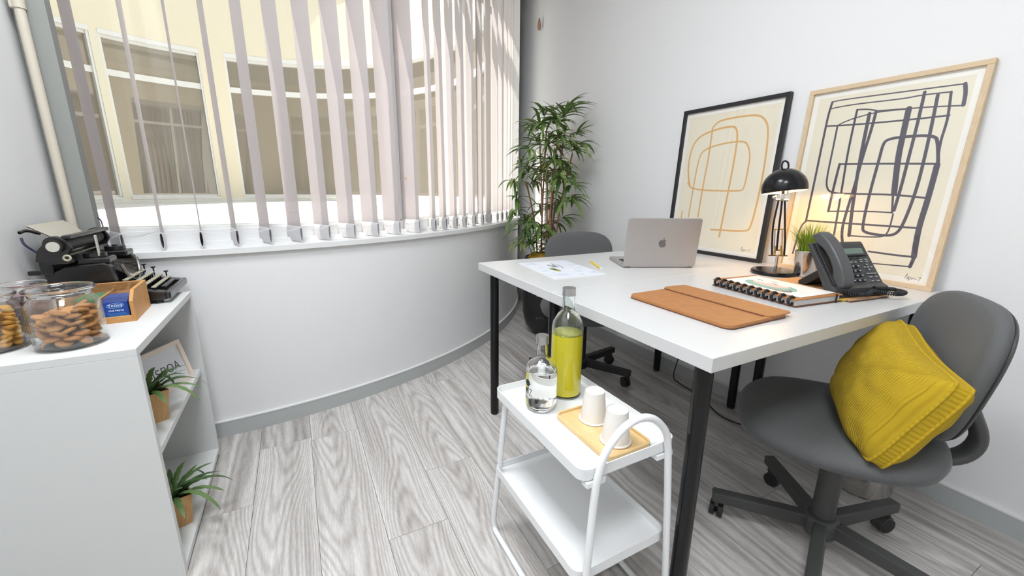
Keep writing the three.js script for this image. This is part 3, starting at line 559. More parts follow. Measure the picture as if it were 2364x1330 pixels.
// ------------------------------------------------------------------ laptop
{
  const t = thing('laptop', 'open silver laptop seen from behind on the desk', 'laptop', [-0.755, DT, 0.567]);
  // hinge line runs from (-0.816,0.704) to (-0.681,0.418): width .316
  const dir = V(0.135, 0, -0.286).normalize(); t.rotation.y = Math.atan2(-dir.z, dir.x);       // local x runs along the hinge
  const grey = std([0.50, 0.475, 0.46], 0.38, { metalness: 0.75 });
  const W = 0.312, D = 0.218;
  part('base', extr(rrect(W, D, 0.012, 0, 0), 0.012, 0.003).rotateX(-Math.PI / 2).translate(0, 0.0015, -D / 2 - 0.004), grey, t);
  part('rubber_foot', [-1, 1].flatMap((s) => [-0.03, -0.19].map((z) => cyl(0.006, 0.006, 0.0025, 12, s * 0.13, 0.0012, z))), M.blackMatte, t);
  const kb = part('keyboard', box(0.27, 0.0006, 0.105, 0, 0.0137, -0.085), std([0.03, 0.03, 0.03], 0.6), t);
  for (let r = 0; r < 5; r++) for (let c = 0; c < 13; c++) part('key', box(0.0172, 0.0014, 0.0172, -0.124 + c * 0.0207, 0.0146, -0.043 - r * 0.0207), M.blackMatte, kb);
  part('trackpad', box(0.12, 0.0004, 0.068, 0, 0.0137, -0.178), std([0.46, 0.44, 0.43], 0.3, { metalness: 0.6 }), t);
  const lid = part('screen_lid', extr(rrect(W, 0.208, 0.010, 0, 0.104), 0.006, 0.002).translate(0, 0, -0.003), grey, t, [0, 0.0065, 0.0], [0.13, 0, 0]);
  part('display', new THREE.PlaneGeometry(0.296, 0.19).rotateY(Math.PI).translate(0, 0.106, -0.0032), std([0.02, 0.02, 0.022], 0.15), lid);
  part('hinge', cyl(0.004, 0.004, 0.25, 12).rotateZ(Math.PI / 2).translate(0, -0.002, -0.003), grey, lid);
  // bitten-fruit emblem on the lid
  const s = new THREE.Shape(); s.moveTo(0, 0.0095); s.bezierCurveTo(0.004, 0.0115, 0.008, 0.0112, 0.0105, 0.008); s.bezierCurveTo(0.0068, 0.0055, 0.0068, -0.0005, 0.0118, -0.003); s.bezierCurveTo(0.0105, -0.0085, 0.0065, -0.0125, 0.004, -0.0125); s.bezierCurveTo(0.002, -0.0125, 0.0015, -0.0115, 0, -0.0115);
  s.bezierCurveTo(-0.0015, -0.0115, -0.002, -0.0125, -0.004, -0.0125); s.bezierCurveTo(-0.0085, -0.0115, -0.0125, -0.003, -0.0115, 0.003); s.bezierCurveTo(-0.0105, 0.009, -0.005, 0.0115, 0, 0.0095);
  const leaf = new THREE.Shape(); leaf.moveTo(0.0002, 0.0112); leaf.bezierCurveTo(0.0002, 0.0145, 0.003, 0.0168, 0.0056, 0.017); leaf.bezierCurveTo(0.0058, 0.0138, 0.0035, 0.0112, 0.0002, 0.0112);
  part('emblem', [extr(s, 0.0006), extr(leaf, 0.0006)].map((g) => g.scale(1.4, 1.4, 1).translate(0, 0.102, 0.0028)), std([0.21, 0.2, 0.2], 0.3, { metalness: 0.7 }), lid);
}
// ------------------------------------------------------------------ brochure and pencil
{
  const tex = canvasTex(768, 512, (c, W, H) => {
    c.fillStyle = '#e3e6ee'; c.fillRect(0, 0, W, H); srand(5);
    for (let i = 0; i < 26; i++) { c.fillStyle = ['#d5dae6', '#eef0f4', '#cfd5e2', '#e8eaf1'][i % 4]; c.beginPath(); const x = rnd() * W, y = rnd() * H, r = 30 + rnd() * 90; c.moveTo(x, y); c.lineTo(x + r, y + r * (rnd() - 0.3)); c.lineTo(x + r * rnd(), y + r); c.closePath(); c.fill(); }
    c.fillStyle = '#2b2f38'; c.font = 'bold 92px sans-serif'; c.save(); c.translate(250, 250); c.rotate(Math.PI); c.fillText('BIZ', -70, 20); c.restore();
    c.strokeStyle = '#2b2f38'; c.lineWidth = 6; c.beginPath(); c.moveTo(120, 220); c.quadraticCurveTo(240, 170, 380, 225); c.stroke();
    c.fillStyle = '#8d9a4a'; c.beginPath(); c.ellipse(420, 330, 88, 30, -0.1, 0, 7); c.fill(); c.fillStyle = '#3b4636'; c.beginPath(); c.ellipse(405, 326, 40, 12, -0.1, 0, 7); c.fill(); c.fillStyle = '#d6b43c'; c.beginPath(); c.ellipse(490, 330, 15, 17, 0, 0, 7); c.fill();
  });
  const t = thing('brochure', 'pale grey printed brochure near the far corner of the desk', 'brochure', [-0.915, DT, 0.967]);
  const ax = V(0.35, 0, 0.034).normalize(); t.rotation.y = Math.atan2(-ax.z, ax.x);
  part('pages', box(0.345, 0.002, 0.232, 0, 0.001, 0), M.paper, t);
  part('cover', new THREE.PlaneGeometry(0.345, 0.232).rotateX(-Math.PI / 2).rotateY(Math.PI / 2 * 0).translate(0, 0.0022, 0), std([1, 1, 1], 0.35, { map: tex }), t);
}
{
  const t = thing('pencil', 'yellow pencil lying beside the brochure', 'pencil', [-0.914, DT + 0.004, 0.782]);
  const ax = V(0.183, 0, 0.078).normalize(); t.rotation.y = Math.atan2(-ax.z, ax.x);
  part('barrel', cyl(0.004, 0.004, 0.15, 6).rotateZ(Math.PI / 2), std('#e9c72c', 0.4), t);
  part('tip', cyl(0.0008, 0.0039, 0.022, 8).rotateZ(Math.PI / 2).translate(-0.086, 0, 0), std('#d9b98a', 0.7), t);
  part('eraser', cyl(0.0042, 0.0042, 0.018, 12).rotateZ(-Math.PI / 2).translate(0.084, 0, 0), std([0.8, 0.8, 0.8], 0.5), t);
}
{
  const t = thing('pencil', 'short yellow pencil end sticking out beside the disc-bound notebook', 'pencil', [-0.118, DT + 0.0042, 0.482]); t.rotation.y = 0.9;
  part('barrel', cyl(0.004, 0.004, 0.05, 6).rotateZ(Math.PI / 2), std('#d9b93a', 0.4), t);
  part('tip', cyl(0.0008, 0.0039, 0.012, 8).rotateZ(-Math.PI / 2).translate(0.031, 0, 0), std('#d9b98a', 0.7), t);
}
// ------------------------------------------------------------------ leather sleeve
const leather = (a, b, s) => dataTex(256, 256, (u, v) => { const k = 0.5 + 0.3 * tile((x, y) => n2(x + s, y), 5, 5)(u, v) + 0.2 * tile((x, y) => n2(x, y + s), 40, 40)(u, v); return [a[0] + (b[0] - a[0]) * k, a[1] + (b[1] - a[1]) * k, a[2] + (b[2] - a[2]) * k]; });
const tanTex = leather([184, 128, 77], [160, 105, 58], 3);
const tan = std([1, 1, 1], 0.55, { map: rep(tanTex, 5, 5), bumpMap: rep(fineNoise, 8, 8), bumpScale: 0.0003 });
const tanEdge = std('#6b4028', 0.7);
{
  const t = thing('laptop_sleeve', 'tan leather laptop sleeve with a folded flap at the front of the desk', 'sleeve', [-0.265, DT, 0.915]);
  const flat = (s, th, y) => extr(s, th, 0.0012, 2, 10).rotateX(-Math.PI / 2).translate(0, y, 0);
  part('body', flat(rrect(0.345, 0.246, 0.024), 0.011, 0.0002), tan, t);
  part('edge', flat(rrect(0.3472, 0.2482, 0.025), 0.0035, 0.0002), tanEdge, t);
  const f = new THREE.Shape(); f.moveTo(-0.168, -0.002); f.quadraticCurveTo(-0.172, 0.02, -0.19, 0.03); f.lineTo(-0.176, 0.123); f.quadraticCurveTo(-0.173, 0.13, -0.163, 0.131); f.lineTo(0.163, 0.131); f.quadraticCurveTo(0.175, 0.13, 0.175, 0.118); f.lineTo(0.176, 0.03); f.quadraticCurveTo(0.172, 0.0, 0.150, -0.002); f.closePath();
  const fs = new THREE.Shape(); fs.moveTo(-0.162, 0.033); fs.lineTo(0.15, 0.031); fs.quadraticCurveTo(0.174, 0.033, 0.176, 0.055); fs.lineTo(0.175, 0.118); fs.quadraticCurveTo(0.173, 0.131, 0.163, 0.131); fs.lineTo(-0.163, 0.131); fs.quadraticCurveTo(-0.174, 0.13, -0.175, 0.118); fs.lineTo(-0.182, 0.05); fs.quadraticCurveTo(-0.18, 0.036, -0.162, 0.033);
  part('flap', flat(fs, 0.0042, 0.0108), tan, t);
  part('flap_seam', flat((() => { const s = new THREE.Shape(); s.moveTo(-0.17, 0.029); s.lineTo(0.158, 0.0275); s.lineTo(0.158, 0.033); s.lineTo(-0.17, 0.0345); s.closePath(); return s; })(), 0.003, 0.0106), tanEdge, t);
}
// ------------------------------------------------------------------ disc-bound notebook with a card on it, second leather folder, phone
{
  const t = thing('notebook', 'tan disc-bound notebook with black binding discs on the desk', 'notebook', [-0.272, DT, 0.565]);
  const ax = V(0.29, 0, 0.035).normalize(); t.rotation.y = Math.atan2(-ax.z, ax.x);
  part('back_cover', rbox(0.30, 0.003, 0.205, 0.001, 0, 0.0017, 0), tanEdge, t);
  part('pages', box(0.286, 0.017, 0.19, 0, 0.0117, -0.003), M.paper, t);
  part('front_cover', rbox(0.30, 0.003, 0.205, 0.001, 0, 0.0218, 0), tan, t);
  for (let i = 0; i < 11; i++) part('binding_disc', new THREE.TorusGeometry(0.0122, 0.0042, 8, 20).rotateY(Math.PI / 2).translate(-0.132 + i * 0.0264, 0.0168, 0.0985), M.black, t);
  part('elastic_band', [box(0.004, 0.0275, 0.004, 0.152, 0.0135, -0.07), box(0.004, 0.001, 0.205, 0.1465, 0.0238, 0)].slice(0, 1), M.blackMatte, t);
  const tex = canvasTex(640, 400, (c, W, H) => {
    c.fillStyle = '#f1efe9'; c.fillRect(0, 0, W, H);
    c.fillStyle = '#86b4ad'; c.beginPath(); c.ellipse(300, 250, 215, 118, 0.1, 0, 7); c.fill(); c.fillStyle = '#6f7470'; c.beginPath(); c.ellipse(420, 300, 100, 62, 0.3, 0, 7); c.fill(); c.fillStyle = '#86b4ad'; c.beginPath(); c.ellipse(385, 275, 90, 56, 0.2, 0, 7); c.fill();
    c.fillStyle = '#e5c3bb'; c.beginPath(); c.ellipse(270, 205, 150, 78, 0.05, 0, 7); c.fill(); c.fillStyle = '#f3eee8'; c.beginPath(); c.ellipse(190, 160, 92, 46, -0.2, 0, 7); c.fill(); c.ellipse(330, 150, 60, 36, 0.4, 0, 7); c.fill();
    c.fillStyle = '#3a2f33'; for (const [x, y, a] of [[120, 130, 0.3], [230, 105, -0.2], [285, 170, 0.2]]) { c.beginPath(); c.ellipse(x, y, 40, 6, a, 0, 7); c.fill(); }
    c.strokeStyle = '#b9b4ae'; c.lineWidth = 4; for (let i = 0; i < 5; i++) { c.beginPath(); c.moveTo(500, 200 + i * 22); c.lineTo(590 - (i % 2) * 30, 200 + i * 22); c.stroke(); }
  });
  const k = thing('art_card', 'white card with a teal and pink illustration lying on the tan notebook', 'card', [-0.268, DT + 0.0236, 0.553]); k.rotation.y = t.rotation.y + 0.03;
  part('card', box(0.262, 0.0008, 0.165, 0, 0.0004, 0), M.paper, k);
  part('picture', new THREE.PlaneGeometry(0.262, 0.165).rotateX(-Math.PI / 2).translate(0, 0.001, 0), std([1, 1, 1], 0.5, { map: tex }), k);
}
{
  const t = thing('leather_folder', 'thin tan leather folder lying under the desk phone', 'folder', [-0.225, DT, 0.362]); t.rotation.y = -0.12;
  part('back_cover', rbox(0.29, 0.0025, 0.19, 0.001, 0, 0.0014, 0), tanEdge, t);
  part('paper', box(0.282, 0.0035, 0.182, 0, 0.0043, 0), M.paper, t);
  part('front_cover', rbox(0.29, 0.0025, 0.19, 0.001, 0, 0.0074, 0), std([1, 1, 1], 0.55, { map: rep(leather([214, 165, 112], [196, 144, 92], 8), 5, 5) }), t);
}
{
  const t = thing('desk_phone', 'black desk telephone with handset and coiled cord in front of the oak frame', 'telephone', [-0.098, DT + 0.0088, 0.272], -0.24);
  const pl = std([0.040, 0.041, 0.043], 0.42), pl2 = std([0.075, 0.076, 0.078], 0.4);
  const W = 0.215, ang = Math.atan2(0.117, -0.085);      // slope of the panel in the x-y plane
  const sec = new THREE.Shape(); sec.moveTo(0.022, 0.006); sec.lineTo(0.02, 0.026); sec.lineTo(0.002, 0.034); sec.lineTo(-0.088, 0.152); sec.quadraticCurveTo(-0.094, 0.158, -0.101, 0.15); sec.lineTo(-0.018, 0.012); sec.closePath();
  part('body', extr(sec, W, 0.004), pl, t);
  const st = new THREE.Shape(); st.moveTo(-0.05, 0.07); st.lineTo(-0.065, 0.09); st.lineTo(-0.165, 0.012); st.lineTo(-0.165, 0.0005); st.lineTo(-0.14, 0.0005); st.closePath();
  part('stand', [extr(st, 0.1, 0.002).translate(0, 0, 0.05), rbox(0.05, 0.007, 0.18, 0.003, 0.005, 0.0036, 0.1075)], M.blackMatte, t);
  // panel frame: local coordinates (a along the slope upward, b to the left) at thickness c
  const u = V(-0.5878, 0.8090, 0), n = V(0.8090, 0.5878, 0), o = V(0.004, 0.0335, 0);
  const at = (g, a, b, c) => { const m = new THREE.Matrix4().makeBasis(V(0, 0, 1), u, n.clone().negate()).premultiply(new THREE.Matrix4()); const mm = new THREE.Matrix4().makeBasis(V(0, 0, -1), u, n); mm.setPosition(o.x + u.x * a + n.x * c, o.y + u.y * a + n.y * c, b); return g.applyMatrix4(mm); };
  const disp = part('display_bezel', at(rbox(0.11, 0.042, 0.004, 0.0015), 0.12, 0.068, 0.001), std([0.02, 0.02, 0.022], 0.25), t);
  part('display', at(new THREE.PlaneGeometry(0.084, 0.02), 0.115, 0.07, 0.0034), std([0.13, 0.19, 0.15], 0.25), disp);
  part('name_plate', at(box(0.045, 0.003, 0.0006), 0.137, 0.098, 0.001), std([0.6, 0.6, 0.6], 0.4), t);
  for (let r = 0; r < 4; r++) for (let c = 0; c < 3; c++) { const k = part('key', at(rbox(0.0125, 0.0095, 0.004, 0.0015), 0.012 + r * 0.0165, 0.118 - c * 0.0205, 0.001), M.black, t); part('key_legend', at(box(0.0045, 0.0028, 0.0004), 0.012 + r * 0.0165, 0.118 - c * 0.0205, 0.0032), std([0.72, 0.72, 0.72], 0.5), k); }
  for (let i = 0; i < 3; i++) part('soft_key', at(rbox(0.014, 0.004, 0.003, 0.001), 0.092, 0.1 - i * 0.023, 0.001), M.black, t);
  for (const [a, b, w] of [[0.076, 0.118, 0.012], [0.076, 0.098, 0.016], [0.076, 0.078, 0.01], [0.084, 0.052, 0.011], [0.084, 0.03, 0.011], [0.077, 0.052, 0.011], [0.077, 0.03, 0.011], [0.034, 0.05, 0.01], [0.034, 0.035, 0.014], [0.034, 0.02, 0.01], [0.022, 0.045, 0.011], [0.022, 0.022, 0.011], [0.008, 0.045, 0.008], [0.008, 0.022, 0.012]]) part('function_key', at(rbox(w, 0.0035, 0.003, 0.001), a, b, 0.001), std([0.34, 0.34, 0.33], 0.5), t);
  const nav = []; for (const [a, b] of [[0.066, 0.036], [0.048, 0.036], [0.057, 0.05], [0.057, 0.022], [0.057, 0.036]]) nav.push(at(rbox(0.007, 0.005, 0.003, 0.001), a, b, 0.0012)); part('navigation_keys', nav, std([0.3, 0.3, 0.29], 0.5), t);
  // handset: bowed bar with two ends, lying over the left third
  const prof = new THREE.Shape(); prof.moveTo(-0.012, 0.0); prof.lineTo(-0.012, 0.018); prof.bezierCurveTo(0.0, 0.052, 0.15, 0.056, 0.182, 0.024); prof.lineTo(0.186, 0.0); prof.lineTo(0.146, -0.002); prof.bezierCurveTo(0.138, 0.024, 0.04, 0.022, 0.032, -0.002); prof.closePath();
  const hs = extr(prof, 0.046, 0.008, 3, 16).translate(0, 0, -0.023);
  const hm = new THREE.Matrix4().makeBasis(u, n, V(0, 0, 1).cross(V(0, 0, 0)).set(0, 0, 1).multiplyScalar(1)); // u along, n out, z sideways
  const hb = new THREE.Matrix4().makeBasis(u, n, u.clone().cross(n)); hb.setPosition(o.x - 0.002, o.y - 0.004, 0.176);
  hs.applyMatrix4(hb); part('handset', hs, pl2, t);
  part('cradle', at(rbox(0.055, 0.15, 0.004, 0.0015), 0.075, 0.178, 0.0005), std([0.03, 0.027, 0.025], 0.5), t);
  // coiled cord
  const path = new THREE.CatmullRomCurve3([[0.004, 0.02, 0.196], [0.04, 0.012, 0.165], [0.045, 0.012, 0.12], [0.032, 0.016, 0.085], [0.042, 0.012, 0.05], [0.06, 0.011, 0.02], [0.05, 0.011, -0.025], [0.02, 0.012, -0.03], [0.03, 0.02, 0.02], [0.024, 0.024, 0.07]].map((p) => V(...p)));
  const fr = path.computeFrenetFrames(900, false), pts = [];
  for (let i = 0; i <= 900; i++) { const p = path.getPointAt(i / 900), a = i / 900 * Math.PI * 2 * 70; pts.push(p.addScaledVector(fr.normals[i], 0.0052 * Math.cos(a)).addScaledVector(fr.binormals[i], 0.0052 * Math.sin(a))); }
  part('coiled_cord', new THREE.TubeGeometry(new THREE.CatmullRomCurve3(pts), 1400, 0.0017, 5), M.blackMatte, t);
}
// ------------------------------------------------------------------ grass in a metal pot
function blade(len, w, bend, seg = 5) { return surf((u, v) => { const x = (u - 0.5) * w * (1 - v ** 1.5) , a = bend * v; const l = len * v; return [x, l * Math.cos(a * 0.55), l * Math.sin(a * 0.75)]; }, 1, seg); }
{
  const t = thing('potted_grass', 'artificial grass in a small brushed metal pot on the desk', 'plant', [-0.378, DT, 0.178]);
  part('pot', lathe([[0, 0.001], [0.033, 0.001], [0.0345, 0.004], [0.0425, 0.1], [0.0435, 0.1015], [0.0415, 0.1015], [0.0405, 0.098], [0.033, 0.006], [0, 0.006]], 48), M.steel, t);
  part('soil', cyl(0.0405, 0.0405, 0.004, 24, 0, 0.085, 0), std([0.05, 0.04, 0.02], 0.95), t);
  srand(31); const g = [];
  for (let i = 0; i < 230; i++) { const a = rnd() * 6.283, q = Math.sqrt(rnd()) * 0.034; const b = blade(rr(0.085, 0.145), 0.0042, rr(0.1, 1.15) * (0.35 + q / 0.034)); b.rotateY(a + rr(-0.4, 0.4)); g.push(b.translate(Math.sin(a) * q, 0.085, Math.cos(a) * q)); }
  const gr = part('grass_blades', g, phy([0.22, 0.34, 0.025], 0.6, { side: THREE.DoubleSide, transmission: 0.25, thickness: 0 }), t); gr.userData.kind = 'stuff';
}
// ------------------------------------------------------------------ desk lamp
{
  const t = thing('desk_lamp', 'black dome desk lamp, switched on, between the two framed prints', 'lamp', [-0.462, DT, 0.236]);
  part('base', lathe([[0, 0.0005], [0.078, 0.0005], [0.082, 0.003], [0.082, 0.012], [0.079, 0.0155], [0.074, 0.0165], [0.012, 0.0185], [0, 0.0185]], 56), M.blackGloss, t);
  const X = -0.012, Z = -0.03;
  part('post', cyl(0.0058, 0.0058, 0.055, 16, X, 0.044, Z), M.chrome, t);
  // side axis: perpendicular to the view so that the arms spread as photographed
  const sx = V(0.62, 0, -0.785), P = (q, y, f = 0) => { const s = q - 0.11 * (y - 0.07); return [X + sx.x * s - f * 0.785, y, Z + sx.z * s - f * 0.62]; };
  part('lower_bolt', rod(P(-0.034, 0.07), P(0.036, 0.071), 0.0032), M.brass, t);
  part('lower_bracket', [rod(P(-0.012, 0.075), P(-0.009, 0.11), 0.004), rod(P(0.014, 0.075), P(0.012, 0.11), 0.004), rod(P(-0.014, 0.092), P(0.016, 0.093), 0.003)], M.brass, t);
  for (const [a, b] of [[-0.021, -0.008], [0.024, 0.017]]) part('arm', [tube([P(a, 0.07), P(a * 1.05, 0.13), P(a * 0.92, 0.20), P(b * 0.9 + 0.003, 0.29)], 0.0036, 30, 8)], M.blackGloss, t);
  part('arm', [tube([P(-0.004, 0.09), P(0.0, 0.17), P(0.006, 0.25), P(0.008, 0.29)], 0.0038, 24, 8)], M.blackGloss, t);
  for (const s of [-0.0145, 0.0145]) part('spring', [rod(P(s, 0.098), P(s * 0.9, 0.175), 0.0022)], M.chrome, t);
  part('spring_bar', rod(P(-0.02, 0.176), P(0.02, 0.178), 0.0024), M.brass, t);
  part('upper_joint', [rod(P(-0.016, 0.292), P(0.03, 0.290), 0.005), cyl(0.009, 0.009, 0.02, 14, ...P(0.009, 0.305)), rod(P(-0.026, 0.3), P(-0.012, 0.304), 0.005), rbox(0.018, 0.026, 0.012, 0.003, ...P(0.02, 0.322))], M.chrome, t);
  part('neck', tube([P(0.008, 0.29), P(0.010, 0.33), P(0.013, 0.372)], 0.0045, 16, 8), M.blackGloss, t);
  const head = new THREE.Group(); const R = 0.0785, prof = []; for (let i = 0; i <= 22; i++) { const a = i / 22 * 98 * DEG; prof.push([R * Math.sin(a), R * 0.98 * Math.cos(a)]); }
  const inn = prof.map(([r, y]) => [Math.max(0, r - 0.0016 * (r / R)), y - 0.0018]).reverse();
  const hp = P(0.014, 0.335), tilt = [0.02, 0, 0.15];
  const shade = part('shade', lathe([...prof, ...inn.slice(0)], 56), M.blackGloss, t, [hp[0], hp[1], hp[2]], tilt);
  part('shade_lining', lathe(inn.map(([r, y]) => [Math.max(0, r - 0.0006), y - 0.0008]).reverse(), 48), std([0.78, 0.70, 0.58], 0.6), shade);
  part('top_loop', tube([[-0.006, R * 0.93, 0], [-0.008, R + 0.012, 0], [0.0, R + 0.027, 0], [0.012, R + 0.02, 0], [0.014, R + 0.004, 0.0], [0.012, R * 0.93, 0]], 0.0034, 28, 8).rotateY(0.6), M.blackGloss, shade);
  part('bulb', lathe([[0, -0.022], [0.016, -0.016], [0.022, 0.0], [0.017, 0.018], [0.012, 0.03], [0.012, 0.05], [0, 0.05]], 20), std([1, 0.9, 0.75], 0.5, { emissive: new THREE.Color().setRGB(1, 0.62, 0.28), emissiveIntensity: 5 }), shade, [0, 0.015, 0]);
  const l = new THREE.PointLight(new THREE.Color().setRGB(1, 0.60, 0.27), 0.17); l.position.set(0, 0.013, 0); l.castShadow = true; l.shadow.radius = 2.2; l.name = 'lamp_glow'; shade.add(l);
}
// ------------------------------------------------------------------ bamboo palm in a black planter
{
  const t = thing('bamboo_plant', 'tall leafy bamboo palm in a black planter in the corner by the window', 'plant', [-2.03, 0, 0.325]);
  part('planter', lathe([[0, 0.001], [0.075, 0.001], [0.10, 0.012], [0.145, 0.07], [0.168, 0.16], [0.172, 0.28], [0.165, 0.45], [0.158, 0.565], [0.162, 0.585], [0.15, 0.585], [0.148, 0.57], [0.15, 0.54], [0, 0.54]], 56), phy([0.008, 0.008, 0.009], 0.38), t);
  part('moss', pad(0.145, 0.145, 2, [[0.0, 0.0], [0.005, 0.02], [0.04, 0.045], [0.09, 0.05]], 40, (x, y, z) => [x, 0.555 + y + 0.012 * n2(x * 30, z * 30) + 0.014 * n2(x * 90, z * 90), z]), std([0.55, 0.33, 0.045], 0.95, { bumpMap: rep(fineNoise, 6, 6), bumpScale: 0.004 }), t);
  part('planter_badge', cyl(0.016, 0.016, 0.002, 24).rotateX(Math.PI / 2).rotateY(0.75).translate(0.112, 0.335, 0.132), M.brass, t);
  srand(4242);
  const caneM = [std('#8a5f47', 0.6), std('#a9764f', 0.6), std('#7c5a4c', 0.6)];
  const canes = [[-0.055, 0.045, -0.10, 0.12, 1.10], [-0.02, 0.03, -0.03, 0.06, 1.35], [0.0, 0.05, 0.03, 0.05, 1.45], [0.03, -0.01, 0.05, -0.03, 1.44], [0.045, 0.02, 0.1, 0.0, 1.42], [0.01, -0.035, 0.03, -0.1, 1.46], [0.055, -0.03, 0.13, -0.1, 1.3], [-0.035, -0.02, -0.06, -0.02, 1.25]];
  const tips = [];
  canes.forEach(([x, z, x1, z1, h], i) => {
    const f = (q) => [x + (x1 - x) * q * q, 0.5 + (h - 0.5) * q, z + (z1 - z) * q * q];
    const g = [tube([f(0), f(0.3), f(0.6), f(1)], 0.0055, 20, 7)]; for (let k = 1; k < 8; k++) { const p = f(k / 8); g.push(new THREE.TorusGeometry(0.0058, 0.0012, 5, 10).rotateX(Math.PI / 2).translate(...p)); }
    part('cane', g, caneM[i % 3], t); tips.push(f);
  });
  // lance-shaped leaves
  const leafG = [[0.16, 0.023, 1.0], [0.13, 0.019, 0.7], [0.185, 0.022, 1.35]].map(([L, w, b]) => surf((u, v) => { const s = u - 0.5, wd = w * Math.sin(Math.PI * Math.min(1, v * 0.93 + 0.045)) ** 0.8; const a = b * v; return [s * wd, L * (Math.sin(a) / b) * 0 + L * v * Math.cos(a * 0.5), -L * v * Math.sin(a * 0.5) + Math.abs(s) * wd * 0.5]; }, 2, 8));
  const leafM = ['#6b8842', '#5b7b3b', '#7d974d', '#93a55a', '#56743f'].map((c) => phy(c, 0.5, { side: THREE.DoubleSide, transmission: 0.22, thickness: 0 }));
  const twigs = [], extra = []; let made = 0;
  // fans: [dx right of the plant axis as seen from the room, height, towards room]
  const fans = [];
  for (let i = 0; i < 72; i++) { const f = tips[i % 8], q = rr(0.12, 1.0); const p = f(q), a = rnd() * 6.283, out = rr(0.05, 0.2) * (1 - 0.35 * Math.abs(q - 0.6)); fans.push([p, a, out, q]); }
  for (let i = 0; i < 8; i++) { const p = tips[i](1); fans.push([p, i * 0.9, 0.02, 1]); fans.push([p, i * 0.9 + 2.5, 0.06, 1]); fans.push([p, i * 0.9 + 4.4, 0.08, 0.95]); }
  fans.forEach(([p, a, out, q], fi) => {
    const rise = rr(0.02, 0.1) + (q > 0.98 ? 0.05 : 0); let e = [p[0] + Math.cos(a) * out, p[1] + rise, p[2] + Math.sin(a) * out];
    // keep clear of the walls
    const wx = e[0] - 2.03, wz = e[2] + 0.325; if (wz < 0.15) e[2] += 0.15 - wz; const dw = Math.hypot(wx - CX, wz - CZ); if (dw < 2.68) { const k = 2.68 - dw; e[0] += (wx - CX) / dw * k; e[2] += (wz - CZ) / dw * k; }
    twigs.push(tube([p, [(p[0] + e[0]) / 2, (p[1] + e[1]) / 2 + 0.02, (p[2] + e[2]) / 2], e], 0.0013, 8, 4));
    const n = 6 + Math.floor(rnd() * 3), aim = V(Math.cos(a) * (0.5 + out * 3), q > 0.97 ? 0.9 : 0.15, Math.sin(a) * (0.5 + out * 3)).normalize();
    for (let k = 0; k < n; k++) {
      const s = n > 1 ? k / (n - 1) - 0.5 : 0; const side = aim.clone().cross(V(0, 1, 0)).normalize();
      const d = aim.clone().multiplyScalar(0.75).addScaledVector(side, s * 2.1 + rr(-0.15, 0.15)).add(V(0, rr(-0.25, 0.5), 0)).normalize();
      { const tp = V(e[0] - 2.03, 0, e[2] + 0.325).addScaledVector(d, 0.19); if (tp.z < 0.03) d.z = Math.abs(d.z) * 0.4; const ox = tp.x - CX, oz = tp.z - CZ, l = Math.hypot(ox, oz); if (l < 2.62) { const k = (d.x * ox + d.z * oz) / l; d.x -= ox / l * k * 1.2; d.z -= oz / l * k * 1.2; } d.normalize(); }
      const z = V(0, -1, 0).addScaledVector(d, d.y).normalize(), x = d.clone().cross(z.clone().negate()).normalize();
      const m = new THREE.Matrix4().makeBasis(x, d, z.clone().negate().multiplyScalar(1)).scale(V(1, 1, 1).multiplyScalar(rr(0.75, 1.15))).setPosition(...e);
      const gi = Math.floor(rnd() * 3), mi = Math.floor(rnd() * 5);
      if (made < 292) { const l = part('leaf', leafG[gi], leafM[mi], t); l.applyMatrix4(m); made++; } else extra.push(leafG[gi].clone().applyMatrix4(m));
    }
  });
  part('twigs', twigs, caneM[0], t).userData.kind = 'stuff';
  if (extra.length) part('foliage', extra, leafM[0], t).userData.kind = 'stuff';
}
// ------------------------------------------------------------------ low bookcase
const BT = 0.687, SH = 0.385;
{
  const t = thing('bookcase', 'low white open bookcase against the left wall', 'bookcase', [-1.07, 0, 2.48]);
  const x0 = -0.315, x1 = 0.315, z0 = -0.173, z1 = 0.172, th = 0.019, D = z1 - z0, zc = (z0 + z1) / 2;
  part('top_board', rbox(x1 - x0, th, D, 0.0012, 0, BT - th / 2, zc), M.cabinet, t);
  for (const s of [-1, 1]) part('side_panel', rbox(th, BT - th, D, 0.0012, s * (x1 - th / 2), (BT - th) / 2, zc), M.cabinet, t);
  part('bottom_board', rbox(x1 - x0 - 2 * th, th, D, 0.0012, 0, 0.02, zc), M.cabinet, t);
  part('shelf', rbox(x1 - x0 - 2 * th - 0.002, th, D - 0.012, 0.0012, 0, SH - th / 2, zc + 0.004), M.cabinet, t);
  part('back_panel', box(x1 - x0 - 0.01, BT - 0.01, 0.004, 0, BT / 2, z1 - 0.003), M.cabinet, t);
  part('shelf_pin', [cyl(0.003, 0.003, 0.004, 10).rotateZ(Math.PI / 2).translate(-x1 + th + 0.002, SH - th - 0.004, z0 + 0.04)], M.chrome, t);
  part('edge_band', box(x1 - x0 - 0.002, 0.0014, 0.0004, 0, BT - th - 0.0003, z0 - 0.0001), M.base, t);
}
